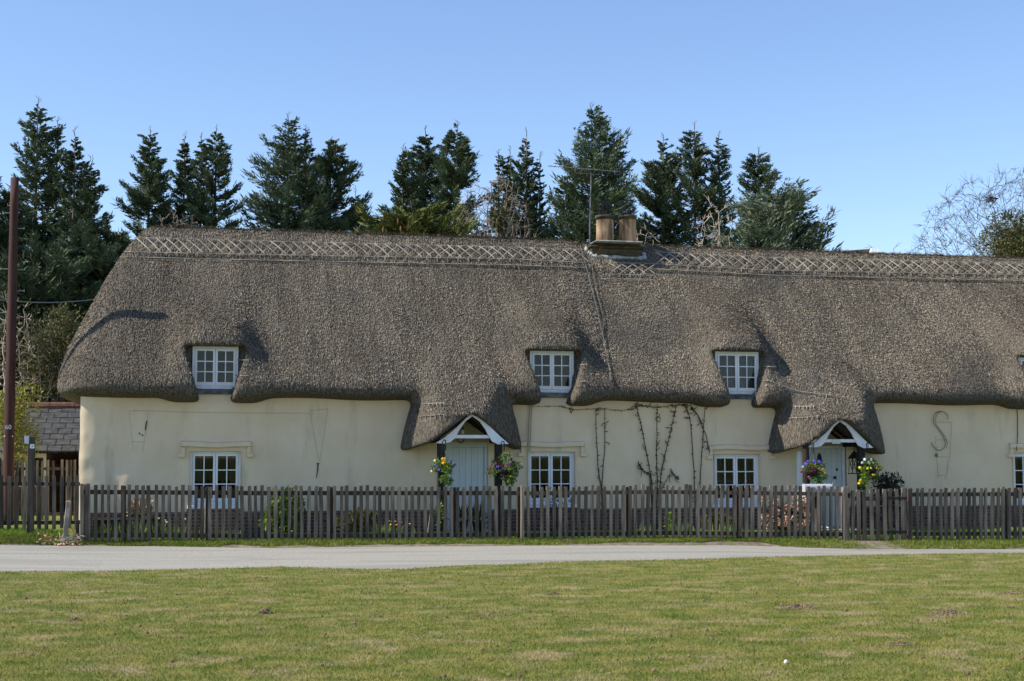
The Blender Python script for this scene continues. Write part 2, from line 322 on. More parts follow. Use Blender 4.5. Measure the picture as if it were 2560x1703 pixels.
# ------------------------------------------------------------------ thatched roof as a distance field
def smin(a, b, k):
    h = np.clip(.5 + .5 * (b - a) / k, 0, 1); return b * (1 - h) + a * h - k * h * (1 - h)
def smax(a, b, k): return -smin(-a, -b, k)
XV = float(at(1492, 800, .8)[0])              # the join of the two roofs
RY = 3.0
WU = [(480, 596, 865, 972), (1325, 1434, 876, 981), (1789, 1896, 878, 985), (2548, 2652, 893, 990)]
DORM = []
for a, b_, t_, c_ in WU:
    p, q = at(a, c_, 0.0), at(b_, t_, 0.0); DORM.append((p[0], q[0], p[2], q[2]))
PORCH = []
for a, b_ in ((1103, 1247), (2016, 2156)):
    p, q = at(a, 1200, -1.0), at(b_, 1200, -1.0); PORCH.append((p[0], q[0]))
PDZ = (0.0, -.07)
def sdf(x, y, z):
    off = .10 / (1 + np.exp(-np.clip((x - XV) / .09, -30, 30))) - .05
    und = (.022 * np.sin(x * 1.3 + z * .8) + .018 * np.sin(x * 3.1 - z * 1.7 + 1) + .012 * np.sin(x * 5.3 + z * 2.9)) * np.clip(1.15 - (z - 5) / 1.7, .12, 1)
    yy = y - off + und
    f1 = ((z - 3.15) - 1.065 * (yy + .58)) / 1.461
    blk = 1 / (1 + np.exp(-np.clip((z - 6.17 - .012 * np.sin(x * 2.2)) / .012, -30, 30)))   # raised ridge block
    f1 = f1 - .035 * blk
    f2 = ((z - 3.15) - 1.065 * (2 * RY + .58 - y)) / 1.461
    t = z - 3.15
    f3 = (-2.42 + .2 * t + .075 * t * t + .02 * np.sin(y * 2 + z * 2) - x) / 1.12
    f5 = x - 27
    m_ = smax(smax(f1, f2, .16), smax(f3, f5, .1), 1.35 - 1.23 * np.clip((z - 4.3) / 2.3, 0, 1))
    zb = 2.91 + .02 * np.sin(x * .9 + .5) + .012 * np.sin(x * 2.7)
    m_ = smax(m_, zb - .035 - z + .10 * np.clip(-y, 0, 1), .44)
    for (xl, xr, z0, z1) in DORM:             # eyebrow dormers
        xc = (xl + xr) / 2; dx = np.abs(x - xc)
        pl = ((z - z1 - .44 + .85 * np.clip(dx - .2, 0, 2) ** 2) - .42 * (y + .1)) / 1.085
        fr = (-.31 + .34 * np.clip(z - z1 - .05, 0, 9) - y) * .95
        bw = smax(smax(pl, fr, .26), dx - .72, .50)
        bw = smax(smax(bw, z0 - .1 - z, .2), y - 2.0, .2)
        m_ = smin(m_, bw, .62)
    for i, (xl, xr) in enumerate(PORCH):      # porch hoods
        xc = (xl + xr) / 2 + (-.03, .20)[i]; dx = np.sqrt((x - xc) ** 2 + .004); dz = PDZ[i]
        zz = z - dz; hw = (1.33, 1.40)[i] - .17 * np.clip(zz - 1.78, 0, 3) - .10 * np.clip(zz - 1.9, 0, 3) ** 2 - np.where(x > xc, .92, .50) * np.clip((-y - .38) / 1.0, 0, 1)
        fy = (np.where(zz > 3.25, -.60 + .94 * (zz - 3.25), -.60 - 1.0 * np.clip(3.25 - zz, 0, .7) - .22 * np.clip(2.55 - zz, 0, 2)) - y) * .8
        po = smax((dx - hw) * .8, fy, np.where(x > xc, .16, .34)); po = smax(po, y - .6, .1); po = smax(po, zz - 4.1, .3)
        dxi = np.sqrt((x - xc - (.03, -.08)[i]) ** 2 + .012); zi = 2.60 + dz - .80 * dxi + .36 * np.clip(dxi - .85, 0, 1)
        po = smax(po, (zi - z) / 1.25, .12)
        po = smax(po, 1.75 + dz - z, .07)
        m_ = smin(m_, po, .18)
        cut = smax(smax((z - zi) / 1.25, -.02 + y, .05), dx - 1.25, .05)   # keep the porch hollow
        m_ = smax(m_, -cut, .06)
    for (xl, xr, z0, z1) in DORM:             # window openings
        xc = (xl + xr) / 2; hw = .40 + .26 * np.clip((z - z0) / (z1 - z0), -.3, 1.1)
        op = smax(np.abs(x - xc) - hw, z - z1 + .005 + .10 * np.clip(-y, 0, 1), .10)
        op = smax(op, y - .03, .04)
        m_ = smax(m_, -op, .10)
        rm = np.maximum(np.maximum(np.abs(x - xc) - (xr - xl) / 2 + .06, np.abs(z - (z0 + z1) / 2) - (z1 - z0) / 2 + .06), np.abs(y - .3) - .45)
        m_ = np.maximum(m_, -rm)
    return m_
H = .055
gx = np.arange(-2.85, 27.3, H, dtype=np.float32); gy = np.arange(-1.62, 7.0, H, dtype=np.float32); gzz = np.arange(1.5, 7.25, H, dtype=np.float32)
fld = np.empty((len(gx), len(gy), len(gzz)), np.float32)
for i0 in range(0, len(gx), 64):
    fld[i0:i0+64] = sdf(gx[i0:i0+64, None, None], gy[None, :, None], gzz[None, None, :])
def surface_nets(f, gx, gy, gz_):
    ins = f < 0; c = [(a, b, d) for a in (0, 1) for b in (0, 1) for d in (0, 1)]
    n = np.array(f.shape) - 1
    cnt = np.zeros(n, np.int8)
    for a, b, d in c: cnt += ins[a:n[0]+a, b:n[1]+b, d:n[2]+d]
    act = (cnt > 0) & (cnt < 8); I = np.argwhere(act); idx = np.full(n, -1, np.int32); idx[act] = np.arange(len(I))
    P = np.zeros((len(I), 3)); K = np.zeros(len(I))
    for a in c:
        for ax in range(3):
            if a[ax]: continue
            b = list(a); b[ax] = 1
            va = f[I[:,0]+a[0], I[:,1]+a[1], I[:,2]+a[2]]; vb = f[I[:,0]+b[0], I[:,1]+b[1], I[:,2]+b[2]]
            s = (va < 0) != (vb < 0); tt = np.where(s, va / np.where(s, va - vb, 1), 0)
            q = np.tile(np.array(a, float), (len(I), 1)); q[:, ax] += tt
            P[s] += q[s]; K += s
    P = I + P / K[:, None]
    V = np.stack([gx[0] + P[:,0]*H, gy[0] + P[:,1]*H, gz_[0] + P[:,2]*H], 1)
    Q = []
    for ax in range(3):
        o1, o2 = [k for k in range(3) if k != ax]
        sl0 = [slice(None)]*3; sl1 = [slice(None)]*3; sl0[ax] = slice(0, -1); sl1[ax] = slice(1, None)
        A = ins[tuple(sl0)]; B = ins[tuple(sl1)]; E = np.argwhere(A != B)
        ok = (E[:, o1] > 0) & (E[:, o2] > 0) & (E[:, o1] < n[o1]) & (E[:, o2] < n[o2]); E = E[ok]
        q = []
        for d1, d2 in ((-1,-1),(0,-1),(0,0),(-1,0)):
            e = E.copy(); e[:, o1] += d1; e[:, o2] += d2; q.append(idx[e[:,0], e[:,1], e[:,2]])
        q = np.stack(q, 1); flip = A[E[:,0], E[:,1], E[:,2]]
        if ax == 1: flip = ~flip
        q[~flip] = q[~flip][:, ::-1]; Q.append(q)
    return V, np.concatenate(Q)
RV, RQ = surface_nets(fld, gx, gy, gzz); del fld
_ys = np.arange(-1.6, 3.3, .02)
def surf_y(x, z):                             # front face of the thatch at (x, z)
    x = np.atleast_1d(x).astype(float); z = np.atleast_1d(z).astype(float)
    f = sdf(x[:, None], _ys[None, :], z[:, None]); k = np.argmax(f < 0, 1); k = np.where(f.min(1) < 0, np.maximum(k, 1), len(_ys) - 1)
    a = f[np.arange(len(x)), k-1]; b = f[np.arange(len(x)), k]; return _ys[k-1] + .02 * a / np.where(a - b == 0, 1, a - b)
def on_roof(px, py, lift=.0):                 # photo point dropped on the thatch
    y = 1.5
    d = ray(px, py); ts = np.linspace(28, 40, 1600)[:, None] / d[1] if False else (np.arange(-1.6, 4.2, .01) - CAM[1])[:, None] / d[1]
    P = CAM + d * ts; f = sdf(P[:, 0], P[:, 1], P[:, 2]); k = np.argmax(f < 0.0)
    p = P[k] if f.min() < 0 else P[np.argmin(f)]
    return p + np.array([0, -.72, .70]) * lift
# reed ends over the visible thatch
cent = RV[RQ].mean(1); e1 = RV[RQ[:,2]] - RV[RQ[:,0]]; e2 = RV[RQ[:,3]] - RV[RQ[:,1]]
nrm = np.cross(e1, e2); area = np.linalg.norm(nrm, axis=1) / 2; nrm /= (2 * area[:, None] + 1e-9)
if (nrm[:, 2] * (cent[:, 2] > 6)).sum() < 0: nrm = -nrm; RQ = RQ[:, ::-1].copy()
vis = ((cent[:, 1] < 4.2) & (cent[:, 0] < 24) & ~((cent[:, 1] > .1) & (cent[:, 2] < 4.2) & (nrm[:, 2] < .2) & (nrm[:, 0] > -.5)) & (nrm[:, 2] > -.75))
pw = area * vis * np.clip(.12 + nrm[:, 2] * 1.7, .10, 1); NS = 620000  # sparser reeds on steep faces leave the dark base as painted shade
fi = rng.choice(len(RQ), NS, p=pw / pw.sum()); uu = rng.uniform(0, 1, (NS, 2))
A, B, Cc, D = (RV[RQ[fi, k]] for k in range(4))
P = (A*(1-uu[:,:1]) + B*uu[:,:1])*(1-uu[:,1:]) + (D*(1-uu[:,:1]) + Cc*uu[:,:1])*uu[:,1:]
n = nrm[fi]; dn = np.array([0, -.25, -1.0]); T = dn - n * (n @ dn)[:, None]; T /= np.linalg.norm(T, axis=1)[:, None] + 1e-6
Wd = np.cross(T, n); lit = np.clip(n[:, 2] * 1.6 - .05, .08, 1); al = rng.uniform(.02, .34, NS) * lit; jit = rng.normal(0, .13, NS)
d = T * np.cos(al)[:, None] + n * np.sin(al)[:, None] + Wd * jit[:, None]
L = rng.uniform(.035, .10, NS) * (.4 + .6 * lit); wd = rng.uniform(.0035, .0085, NS)
big = P[:, 2] > 6.17; L[big] *= 1.5; wd[big] *= .8
b0 = P - n * .012 - T * .02; wv = Wd + n * rng.normal(0, .5, NS)[:, None]
SV = np.stack([b0 - wv*wd[:,None], b0 + wv*wd[:,None], P + d*L[:,None] + wv*(wd*.5)[:,None], P + d*L[:,None] - wv*(wd*.5)[:,None]], 1).reshape(-1, 3)
SQ = np.arange(4*NS).reshape(-1, 4) + len(RV)
reed_tone = -.30 * np.clip(.5 - n[:, 2], 0, 1) + .30 * fbm(P[:, 0] * 1.7, P[:, 2] * .35 + P[:, 1] * .3, 61) + .26 * fbm(P[:, 0] * .5, P[:, 2] * .8, 71) + .34 * vn(P[:, 0] * 9, P[:, 2] * 1.2, 81) - .13 * np.clip((7 - P[:, 0]) / 9, 0, 1)  # streaks, plus shade painted into steep faces and a darkening towards the left
att = np.r_[np.full(len(RV), .03), np.repeat(np.clip(rng.beta(.75, 1.0, NS) + reed_tone + np.where(big, .16, 0), 0, 1), 4)]
sm = np.r_[np.ones(len(RQ), bool), np.zeros(NS, bool)]

cot = thing('thatched_cottage', 'long cream cottage under a thatched roof with two porches behind the picket fence', 'cottage', (9, 3, 0))
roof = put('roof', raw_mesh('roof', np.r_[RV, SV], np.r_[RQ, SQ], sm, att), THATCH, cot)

# hazel liggers: two borders, a lower rail and crossed spars
lg = MB()
def rail(pts, r=.009, n=60, wob=.012):
    p = np.array(pts, float); s = np.linspace(0, 1, n); q = np.stack([np.interp(s, np.linspace(0, 1, len(p)), p[:, i]) for i in (0, 1)], 1)
    q[:, 1] += np.cumsum(rng.normal(0, .15, n)) * .15
    lg.tube([on_roof(a, b, .055) for a, b in q], r, 4)
def spars(top, bot, x0, x1, step, skip=None):
    xx = x0; 
    while xx < x1:
        for s in (1, -1):
            j = rng.normal(0, 1.6, 2)
            a = (xx + (0 if s > 0 else step*1.45) + j[0], np.interp(xx, *top)); b = (xx + (step * 1.45 if s > 0 else 0) + j[1], np.interp(xx, *bot))
            ps = [on_roof(a[0] + (b[0]-a[0])*t_, a[1] + 1 + (b[1]-a[1]-2)*t_, .058 + .02*math.sin(t_*3.1)) for t_ in (0, .33, .66, 1)]
            lg.tube(ps, .0135 if s > 0 else .0105, 4)
        xx += step
        if not (skip and skip[0] < xx < skip[1]): lg.bar(on_roof(xx, np.interp(xx, *bot) - 3, .035), on_roof(xx + 1, np.interp(xx, *bot) + 5, .035), .014, .014)
TOPL = ([335, 640, 1280, 1465], [598, 607, 622, 629]); BOTL = ([310, 640, 1280, 1465], [634, 641, 652, 661]); LOWL = ([300, 640, 1280, 1465], [647, 655, 667, 674])
TOPR = ([1640, 1920, 2240, 2570], [634, 648, 655, 664]); BOTR = ([1640, 1920, 2240, 2570], [664, 680, 686, 692]); LOWR = ([1640, 1920, 2240, 2570], [677, 692, 699, 706])
for G_ in (TOPL, BOTL, LOWL, TOPR, BOTR, LOWR): rail(list(zip(*G_)), .008)
rail([(1525, 690), (1630, 693)], .008, 12); rail([(1500, 701), (1630, 703)], .008, 12); rail([(1505, 660), (1640, 664)], .008, 12)
spars(TOPL, BOTL, 338, 1440, 26); spars(TOPR, BOTR, 1640, 2560, 26.5)
spars(([1520, 1640], [661, 665]), ([1520, 1640], [689, 692]), 1522, 1610, 26)
for k_ in range(0, 1120, 22):                  # pegs on the ridge line
    pass
for (a, b_) in (([(1056, 1015), (1085, 1013), (1112, 1012)]), ([(1045, 1046), (1080, 1043), (1112, 1041)])), (([(1982, 1020), (2010, 1021), (2035, 1019)]), ([(1966, 1050), (2010, 1048), (2045, 1044)])):
    for pl in (a, b_):
        lg.tube([on_roof(u, v, .05) for u, v in pl], .010, 4)
        for s in np.linspace(.1, .95, 6):
            u = np.interp(s, [0, .5, 1], [p[0] for p in pl]); v = np.interp(s, [0, .5, 1], [p[1] for p in pl]); lg.bar(on_roof(u, v - 2, .06), on_roof(u - .5, v + 5, .05), .012, .012)
for u0, v0, u1 in ((593, 904, 622), (588, 943, 620), (1442, 915, 1462), (1440, 957, 1470), (1908, 920, 1938), (1900, 955, 1925)):
    lg.tube([on_roof(u0, v0, .05), on_roof((u0 + u1) / 2, v0 + 1, .05), on_roof(u1, v0 + 1, .05)], .009, 4)
lg.build('ridge_pattern', LIGGER, roof)

# ------------------------------------------------------------------ walls
WL = [(473, 603, 1128, 1264), (1318, 1437, 1129, 1262), (1784, 1897, 1135, 1262), (2533, 2642, 1131, 1262)]
LOWW = []
for a, b_, t_, c_ in WL:
    p, q = at(a, c_, 0.02), at(b_, t_, 0.02); LOWW.append((p[0], q[0], p[2], q[2]))
DOORS = []
for (a, b_, t_) in ((1109, 1219, 1110), (2018, 2112, 1113)):
    p, q = at(a, t_, .05), at(b_, t_, .05); DOORS.append((p[0], q[0], 0.02, p[2]))
XL, XR = float(at(198, 1100, 0)[0]), 26.6
def openings(x, z):
    m_ = np.zeros(np.broadcast(x, z).shape, bool)
    for (a, b_, c_, d_) in LOWW + DOORS: m_ |= (x > a) & (x < b_) & (z > c_) & (z < d_)
    for (a, b_, c_, d_) in DORM: m_ |= (x > a - .02) & (x < b_ + .02) & (z > c_ - .03)
    return m_
def grid_lines(lo, hi, step, marks):
    g_ = [lo] + sorted(m_ for m_ in marks if lo < m_ < hi) + [hi]; out = []
    for a, b_ in zip(g_[:-1], g_[1:]):
        k = max(1, int(round((b_ - a) / step))); out += list(np.linspace(a, b_, k + 1)[:-1])
    return np.array(out + [hi])
mk = [v for q in LOWW + DOORS for v in q[:2]] + [v for q in DORM for v in (q[0] - .02, q[1] + .02)]; mz = [v for q in LOWW + DOORS for v in q[2:]] + [q[2] - .03 for q in DORM]
wx = grid_lines(XL, XR, .06, mk); wz = grid_lines(.0, 3.2, .06, mz)
def ywall(x, z):
    e = x - XL; amp = np.exp(-np.clip(e - 1.2, 0, 9) / 1.6)
    return (.016 * fbm(x * .8, z * .9, 21) + amp * .040 * fbm(x * 2.3 + 3, z * 1.9, 31, 4) + .05 * np.exp(-e / .06) + .018 * np.exp(-e / .35))
XX, ZZ = np.meshgrid(wx, wz, indexing='ij'); YW = ywall(XX, ZZ)
V = np.stack([XX, YW, ZZ], -1).reshape(-1, 3); nz_ = len(wz)
i, j = np.meshgrid(np.arange(len(wx)-1), np.arange(nz_-1), indexing='ij'); cxm = (wx[i] + wx[i+1]) / 2; czm = (wz[j] + wz[j+1]) / 2
keep = ~openings(cxm, czm); a = (i * nz_ + j)[keep]
put('wall', raw_mesh('wall', V, np.stack([a, a + nz_, a + nz_ + 1, a + 1], 1), True), WALL, cot)
b = MB(); b.add([(XL, .06, 0), (XL, 6, 0), (XL, 6, 3.4), (XL, .06, 3.4)], [(0, 3, 2, 1)]); b.add([(XL, 6, 0), (XR, 6, 0), (XR, 6, 3.4), (XL, 6, 3.4)], [(0, 3, 2, 1)]); b.add([(XR, .0, 0), (XR, 6, 0), (XR, 6, 3.4), (XR, .0, 3.4)], [(0, 1, 2, 3)])
b.add([(XL, .1, .0), (XR, .1, .0), (XR, 6, .0), (XL, 6, .0)], [(0, 1, 2, 3)])
b.build('rear_wall', WALL, cot)
# brick plinth, broken at the doors, raised under the windows
pz = float(at(500, 1280, 0)[2]); b = MB(); edges = [XL + .12] + [v for q in DOORS for v in (q[0] - .03, q[1] + .03)] + [XR]
for a, c_ in zip(edges[::2], edges[1::2]): b.box((a, -.05, -.25), (c_, .03, pz))
for q in LOWW: b.box((q[0] - .04, -.042, pz - .002), (q[1] + .04, .02, q[2] - .07))
b.build('plinth', BRICK, cot)

def window(q, y, name, sill=True, rows=3, curtain=CURT, full=False, lead=False):
    x0, x1, z0, z1 = q; b = MB(); fw = .05; yf, yb = y, y + .07
    b.box((x0, yf, z0), (x0 + fw, yb, z1)); b.box((x1 - fw, yf, z0), (x1, yb, z1))
    b.box((x0 + fw, yf, z1 - fw), (x1 - fw, yb, z1)); b.box((x0 + fw, yf, z0), (x1 - fw, yb, z0 + fw * 1.3))
    xm = (x0 + x1) / 2
    for (a, c_) in ((x0 + fw + .004, xm - .004), (xm + .004, x1 - fw - .004)):
        s = .045; zz0, zz1 = z0 + fw * 1.3 + .003, z1 - fw - .003; ya, yc = yf - .012, yb - .012
        b.box((a, ya, zz0), (a + s, yc, zz1)); b.box((c_ - s, ya, zz0), (c_, yc, zz1))
        b.box((a + s, ya, zz1 - s), (c_ - s, yc, zz1)); b.box((a + s, ya, zz0), (c_ - s, yc, zz0 + s * 1.7))
        zi0, zi1 = zz0 + s * 1.7, zz1 - s; xa, xc = a + s, c_ - s
        b.box(((xa + xc) / 2 - .011, ya + .01, zi0), ((xa + xc) / 2 + .011, yc - .01, zi1))
        for k in range(1, rows):
            zc = zi0 + (zi1 - zi0) * k / rows
            for (u, v) in ((xa, (xa + xc) / 2 - .011), ((xa + xc) / 2 + .011, xc)): b.box((u, ya + .01, zc - .011), (v, yc - .01, zc + .011))
    wo = b.build('window', WHITE, cot)
    g_ = MB(); g_.add([(x0 + fw, y + .025, z0 + fw), (x1 - fw, y + .025, z0 + fw), (x1 - fw, y + .025, z1 - fw), (x0 + fw, y + .025, z1 - fw)], [(0, 1, 2, 3)])
    g_.build('pane', GLASS, wo)
    ranges = [(x0 + .02, x1 - .02)] if full else [(x0 + .02, x0 + .26), (x1 - .22, x1 - .02)]
    for (a, c_) in ranges:
        cu = MB(); n = 40; xx = np.linspace(a, c_, n); yy = y + .16 + .025 * np.sin(xx * 70) + .01 * np.sin(xx * 171)
        cu.add([(u, v, z0 + .02) for u, v in zip(xx, yy)] + [(u, v, z1 - .02) for u, v in zip(xx, yy)], [(k, k + 1, n + k + 1, n + k) for k in range(n - 1)])
        cu.build('curtain', curtain, wo, True)
    if sill:
        s = MB(); s.box((x0 - .05, y - .12, z0 - .075), (x1 + .05, y + .06, z0 - .003)); s.build('sill', WHITE if not lead else LEAD, wo, bevel=.008)
        r_ = MB()
        for (a, c_) in ((x0 - .004, x0), (x1, x1 + .004)): r_.box((a, -.03, z0), (c_, y + .1, z1 + .004))
        r_.box((x0, -.03, z1), (x1, y + .1, z1 + .004)); r_.build('reveal', WALL, wo)
    return wo
for q in LOWW: window((q[0] + .006, q[1] - .006, q[2] + .004, q[3] - .006), .075, 'window')
for k, q in enumerate(DORM):
    wo = window((q[0], q[1], q[2], q[3] - .02), .0, 'window', sill=False, curtain=CURTB if k >= 2 else CURT, full=(k == 2))
    s = MB(); zb = q[2] - .115; s.box((q[0] - .1, -.06, zb), (q[1] + .1, .06, q[2] - .004)); s.build('sill', LEAD, wo, bevel=.01)
# hood moulds over the ground-floor windows
for k, (px0, px1, pt) in enumerate(((454, 627, 1104), (1302, 1459, 1104), (1773, 1929, 1112), (2524, 2680, 1109))):
    p = at(px0, pt, -.03); q = at(px1, pt, -.03); x0, x1, zt = p[0], q[0], p[2]; b = MB()
    n = 24; xx = np.linspace(x0, x1, n); dz = .012 * np.sin(xx * 5 + k)
    for u in range(n - 1):
        a, c_ = xx[u], xx[u + 1]; z_a, z_c = zt + dz[u], zt + dz[u + 1]
        b.add([(a, -.08, z_a - .115), (c_, -.08, z_c - .115), (c_, .04, z_c - .115), (a, .04, z_a - .115), (a, -.075, z_a - .02), (c_, -.075, z_c - .02), (c_, .04, z_c + .02), (a, .04, z_a + .02)],
              [(0,3,2,1),(4,5,6,7),(0,1,5,4),(2,3,7,6)])
    b.add([(x0, -.08, zt-.115), (x0, .04, zt-.115), (x0, .04, zt+.02), (x0, -.075, zt-.02)], [(0,1,2,3)])
    b.add([(x1, -.08, zt-.115), (x1, .04, zt-.115), (x1, .04, zt+.02), (x1, -.075, zt-.02)], [(0,3,2,1)])
    for s, xe in ((1, x0), (-1, x1)):
        b.box((min(xe, xe + s*.075), -.078, zt - .245), (max(xe, xe + s*.075), .03, zt - .116)); b.box((min(xe - s*.06, xe + s*.078), -.082, zt - .33), (max(xe - s*.06, xe + s*.078), .03, zt - .246))
    b.build('hood_mould', WALL, cot, bevel=.008)

# doors
for k, (x0, x1, z0, z1) in enumerate(DOORS):
    fr = MB(); fw = .075
    fr.box((x0 + .002, .03, z0), (x0 + fw, .16, z1 - .003)); fr.box((x1 - fw, .03, z0), (x1 - .002, .16, z1 - .003)); fr.box((x0 + fw, .03, z1 - fw), (x1 - fw, .16, z1 - .003))
    fr.box((x0 - .05, -.12, z0 - .1), (x1 + .05, .16, z0 - .003))
    fo = fr.build('door_frame', WHITE if k else DOORP, cot)
    d_ = MB(); nb = 6; ww = (x1 - x0 - 2 * fw - .01) / nb
    for i in range(nb): d_.box((x0 + fw + .005 + i * ww + .003, .07, z0 + .005), (x0 + fw + .005 + (i + 1) * ww - .003, .11, z1 - fw - .006))
    d_.box((x0 + fw + .005, .085, z0 + .005), (x1 - fw - .005, .125, z1 - fw - .006))
    do = d_.build('door', DOORP, cot)
    if k:
        h_ = MB(); p = at(2087, 1194, .05); h_.lathe((p[0], .045, p[2]), [(.03, -.03), (.038, 0), (.03, .03)], 10); h_.build('handle', BLACKM, do, True)
        h_ = MB(); p = at(2093, 1174, .05); h_.box((p[0] - .02, .055, p[2] - .03), (p[0] + .02, .069, p[2] + .03)); h_.build('lock', BLACKM, do)
        p = at(2049, 1150, .05); h_ = MB()
        h_.prism([(p[0] + .055*math.sin(a)*(1 if abs(math.sin(a)) > .3 else .6), p[2] + .16*math.cos(a)) for a in np.linspace(0, 2*math.pi, 16, endpoint=False)], .045, .069)
        h_.tube([(p[0] + .045*math.sin(a), .02, p[2] - .06 + .06*math.cos(a)) for a in np.linspace(0, 2*math.pi, 14)], .012, 6); h_.build('knocker', BLACKM, do)
    st = MB(); st.box((x0 - .15, -.95, -.2), (x1 + .15, -.121, z0 - .03)); st.build('doorstep', MORTAR, cot, bevel=.02)

# porches: posts, barge boards, tie beam, ceiling rafters
bo = [(1088,1108),(1110,1095),(1140,1070),(1165,1045),(1183,1031)]; bi = [(1180,1041),(1163,1054),(1148,1075),(1138,1095),(1125,1106),(1110,1109.5)]
bo2 = [(1183,1031),(1200,1044),(1225,1067),(1250,1091),(1272,1110)]; bi2 = [(1245,1111.5),(1230,1104),(1220,1088),(1212,1072),(1198,1053),(1180,1041)]
def xz(l): return [(at(u, v, -1.05)[0], at(u, v, -1.05)[2]) for u, v in l]
x10 = (PORCH[0][0] + PORCH[0][1]) / 2
for k, (xl, xr) in enumerate(PORCH):
    sh = (xl + xr) / 2 - x10 + (0, .10)[k]; dz = PDZ[k]
    for poly in (bo + bi, bo2 + bi2):
        b = MB(); b.prism([(u + sh, v + dz) for u, v in xz(poly)], -1.07, -1.03); b.build('bargeboard', WHITE, cot, bevel=.004)
    b = MB(); zt = float(at(1180, 1087.5, -1.05)[2]) + dz; zb = float(at(1180, 1096, -1.05)[2]) + dz
    b.box((xl + .1, -1.025, zb), (xr - .1, -.95, zt)); tb = b.build('tie_beam', WHITE, cot, bevel=.004)
    if k: 
        c_ = at(2090, 1104, -1.03); b = MB(); b.box((c_[0] - .1, -1.05, c_[2] - .05), (c_[0] + .1, -1.026, c_[2] + .05)); b.build('name_plate', SIGNM, tb)
    for xp in (xl, xr):
        b = MB(); top = 1.98 + dz
        if k and xp == xl: b.tube([(xp, -1.0, -.1), (xp + .01, -1.0, .5), (xp, -1.0, 1.2), (xp, -1.0, top)], [.085, .082, .08, .075], 10)
        else: b.box((xp - .075, -1.02, -.1), (xp + .075, -.87, top))
        b.build('porch_post', BLACKW, cot, bevel=.012)
    b = MB()
    for xp in (xl - .05, xr + .05):
        b.box((xp - .05, -1.0, 1.93 + dz), (xp + .05, .0, 2.02 + dz))
    for yy in (-.9, -.5, -.12):
        for s in (-1, 1): b.bar(((xl + xr) / 2, yy, 2.52 + dz), ((xl + xr) / 2 + s * .74, yy, 1.99 + dz), .06, .06)
    b.build('porch_rafters', BLACKW, cot)
    b = MB(); xm = (xl + xr) / 2
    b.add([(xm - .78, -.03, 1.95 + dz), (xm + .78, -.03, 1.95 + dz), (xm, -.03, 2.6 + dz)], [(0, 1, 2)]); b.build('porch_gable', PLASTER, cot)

b = MB(); p, q = at(1993, 1128, -.55), at(2003, 1128, -.55); b.box((p[0], -.56, 0), (q[0], -.5, p[2])); b.build('porch_panel', WHITE, cot, bevel=.004)
# chimney
zf = float(on_roof(1550, 644)[2]); ych = float(surf_y(on_roof(1550, 644)[0], zf)[0]) + .02; c0 = at(1484, 640, 2.2); c1 = at(1622, 640, 2.2); cxa, cxb = c0[0], c1[0]; ztop = float(at(1550, 606, 2.25)[2]) + .02
ch = MB(); ch.box((cxa + .06, ych, 5.6), (cxb - .04, 3.25, ztop - .12)); ch.box((cxa + .02, ych - .04, ztop - .119), (cxb - .0, 3.29, ztop - .06)); ch.box((cxa + .06, ych, ztop - .059), (cxb - .04, 3.25, ztop))
cho = ch.build('chimney', STACK, cot, bevel=.02)
fl = MB()
prof = [(cxa - .03, ztop - .10), (cxa - .02, ztop - .22), (cxa + .03, zf + .10), (cxa + .10, zf + .02), (cxa + .2, zf), (cxb - .2, zf - .01), (cxb + .01, zf), (cxb + .03, zf + .10), (cxb + .0, ztop - .2)]
pts = []
for (a, b_), (c_, d_) in zip(prof[:-1], prof[1:]):
    for s in np.linspace(0, 1, 8)[:-1]: pts.append((a + (c_ - a) * s, 2.2, b_ + (d_ - b_) * s))
pts = np.array(pts); pts[:, 1] = np.clip(surf_y(pts[:, 0], pts[:, 2]) - .01, ych - .06, 3.0); pts[:, 0] += rng.normal(0, .006, len(pts))
fl.tube(pts, .048 + rng.normal(0, .010, len(pts)), 8); fl.build('flashing', MORTAR, cho, True)
mc = MB(); mc.box((cxa + .1, 2.3, ztop), (cxb - .1, 3.2, ztop + .03)); mc.build('cap_mortar', MORTAR, cho, bevel=.02)
for k, (a, b_, t_) in enumerate(((1491, 1534, 540), (1548, 1590, 540))):
    p = at((a + b_) / 2, 600, 2.7); r = float(at(b_, 600, 2.7)[0] - at(a, 600, 2.7)[0]) / 2; zt = float(at(a, t_, 2.7)[2]); zb = ztop + .025
    m_ = MB(); m_.lathe((p[0], 2.7, 0), [(r, zb), (r * .97, zb + .3), (r * .97, zt - .05), (r * 1.05, zt - .045), (r * 1.05, zt), (r * .8, zt + .001), (r * .8, zt - .2)], 28); po = m_.build('chimney_pot', POT, cot, True); so_b = MB(); so_b.lathe((p[0], 2.7, 0), [(r * 1.0, zt - .1), (r * 1.01, zt - .05), (r * 1.075, zt - .046), (r * 1.075, zt + .004), (r * .8, zt + .005)], 28); so_b.build('sooty_rim', STACK, po, True)
    cg = MB(); zc = float(at(a, 503, 2.7)[2]); rr = r * .80
    for i in range(12): an = 2 * math.pi * i / 12; cg.tube([(p[0] + rr * math.cos(an), 2.7 + rr * math.sin(an), zt - .02), (p[0] + rr * math.cos(an), 2.7 + rr * math.sin(an), zc)], .004, 4)
    for zz in np.linspace(zt + .05, zc, 6): cg.tube([(p[0] + rr * math.cos(an), 2.7 + rr * math.sin(an), zz) for an in np.linspace(0, 2*math.pi, 25)], .004 if zz < zc - .01 else .010, 4)
    for i in range(-3, 4): h_ = math.sqrt(max(0, rr**2 - (i*rr/4)**2)); cg.tube([(p[0] + i*rr/4, 2.7 - h_, zc), (p[0] + i*rr/4, 2.7 + h_, zc)], .006, 4)
    cg.build('spark_guard', BLACKM, po)

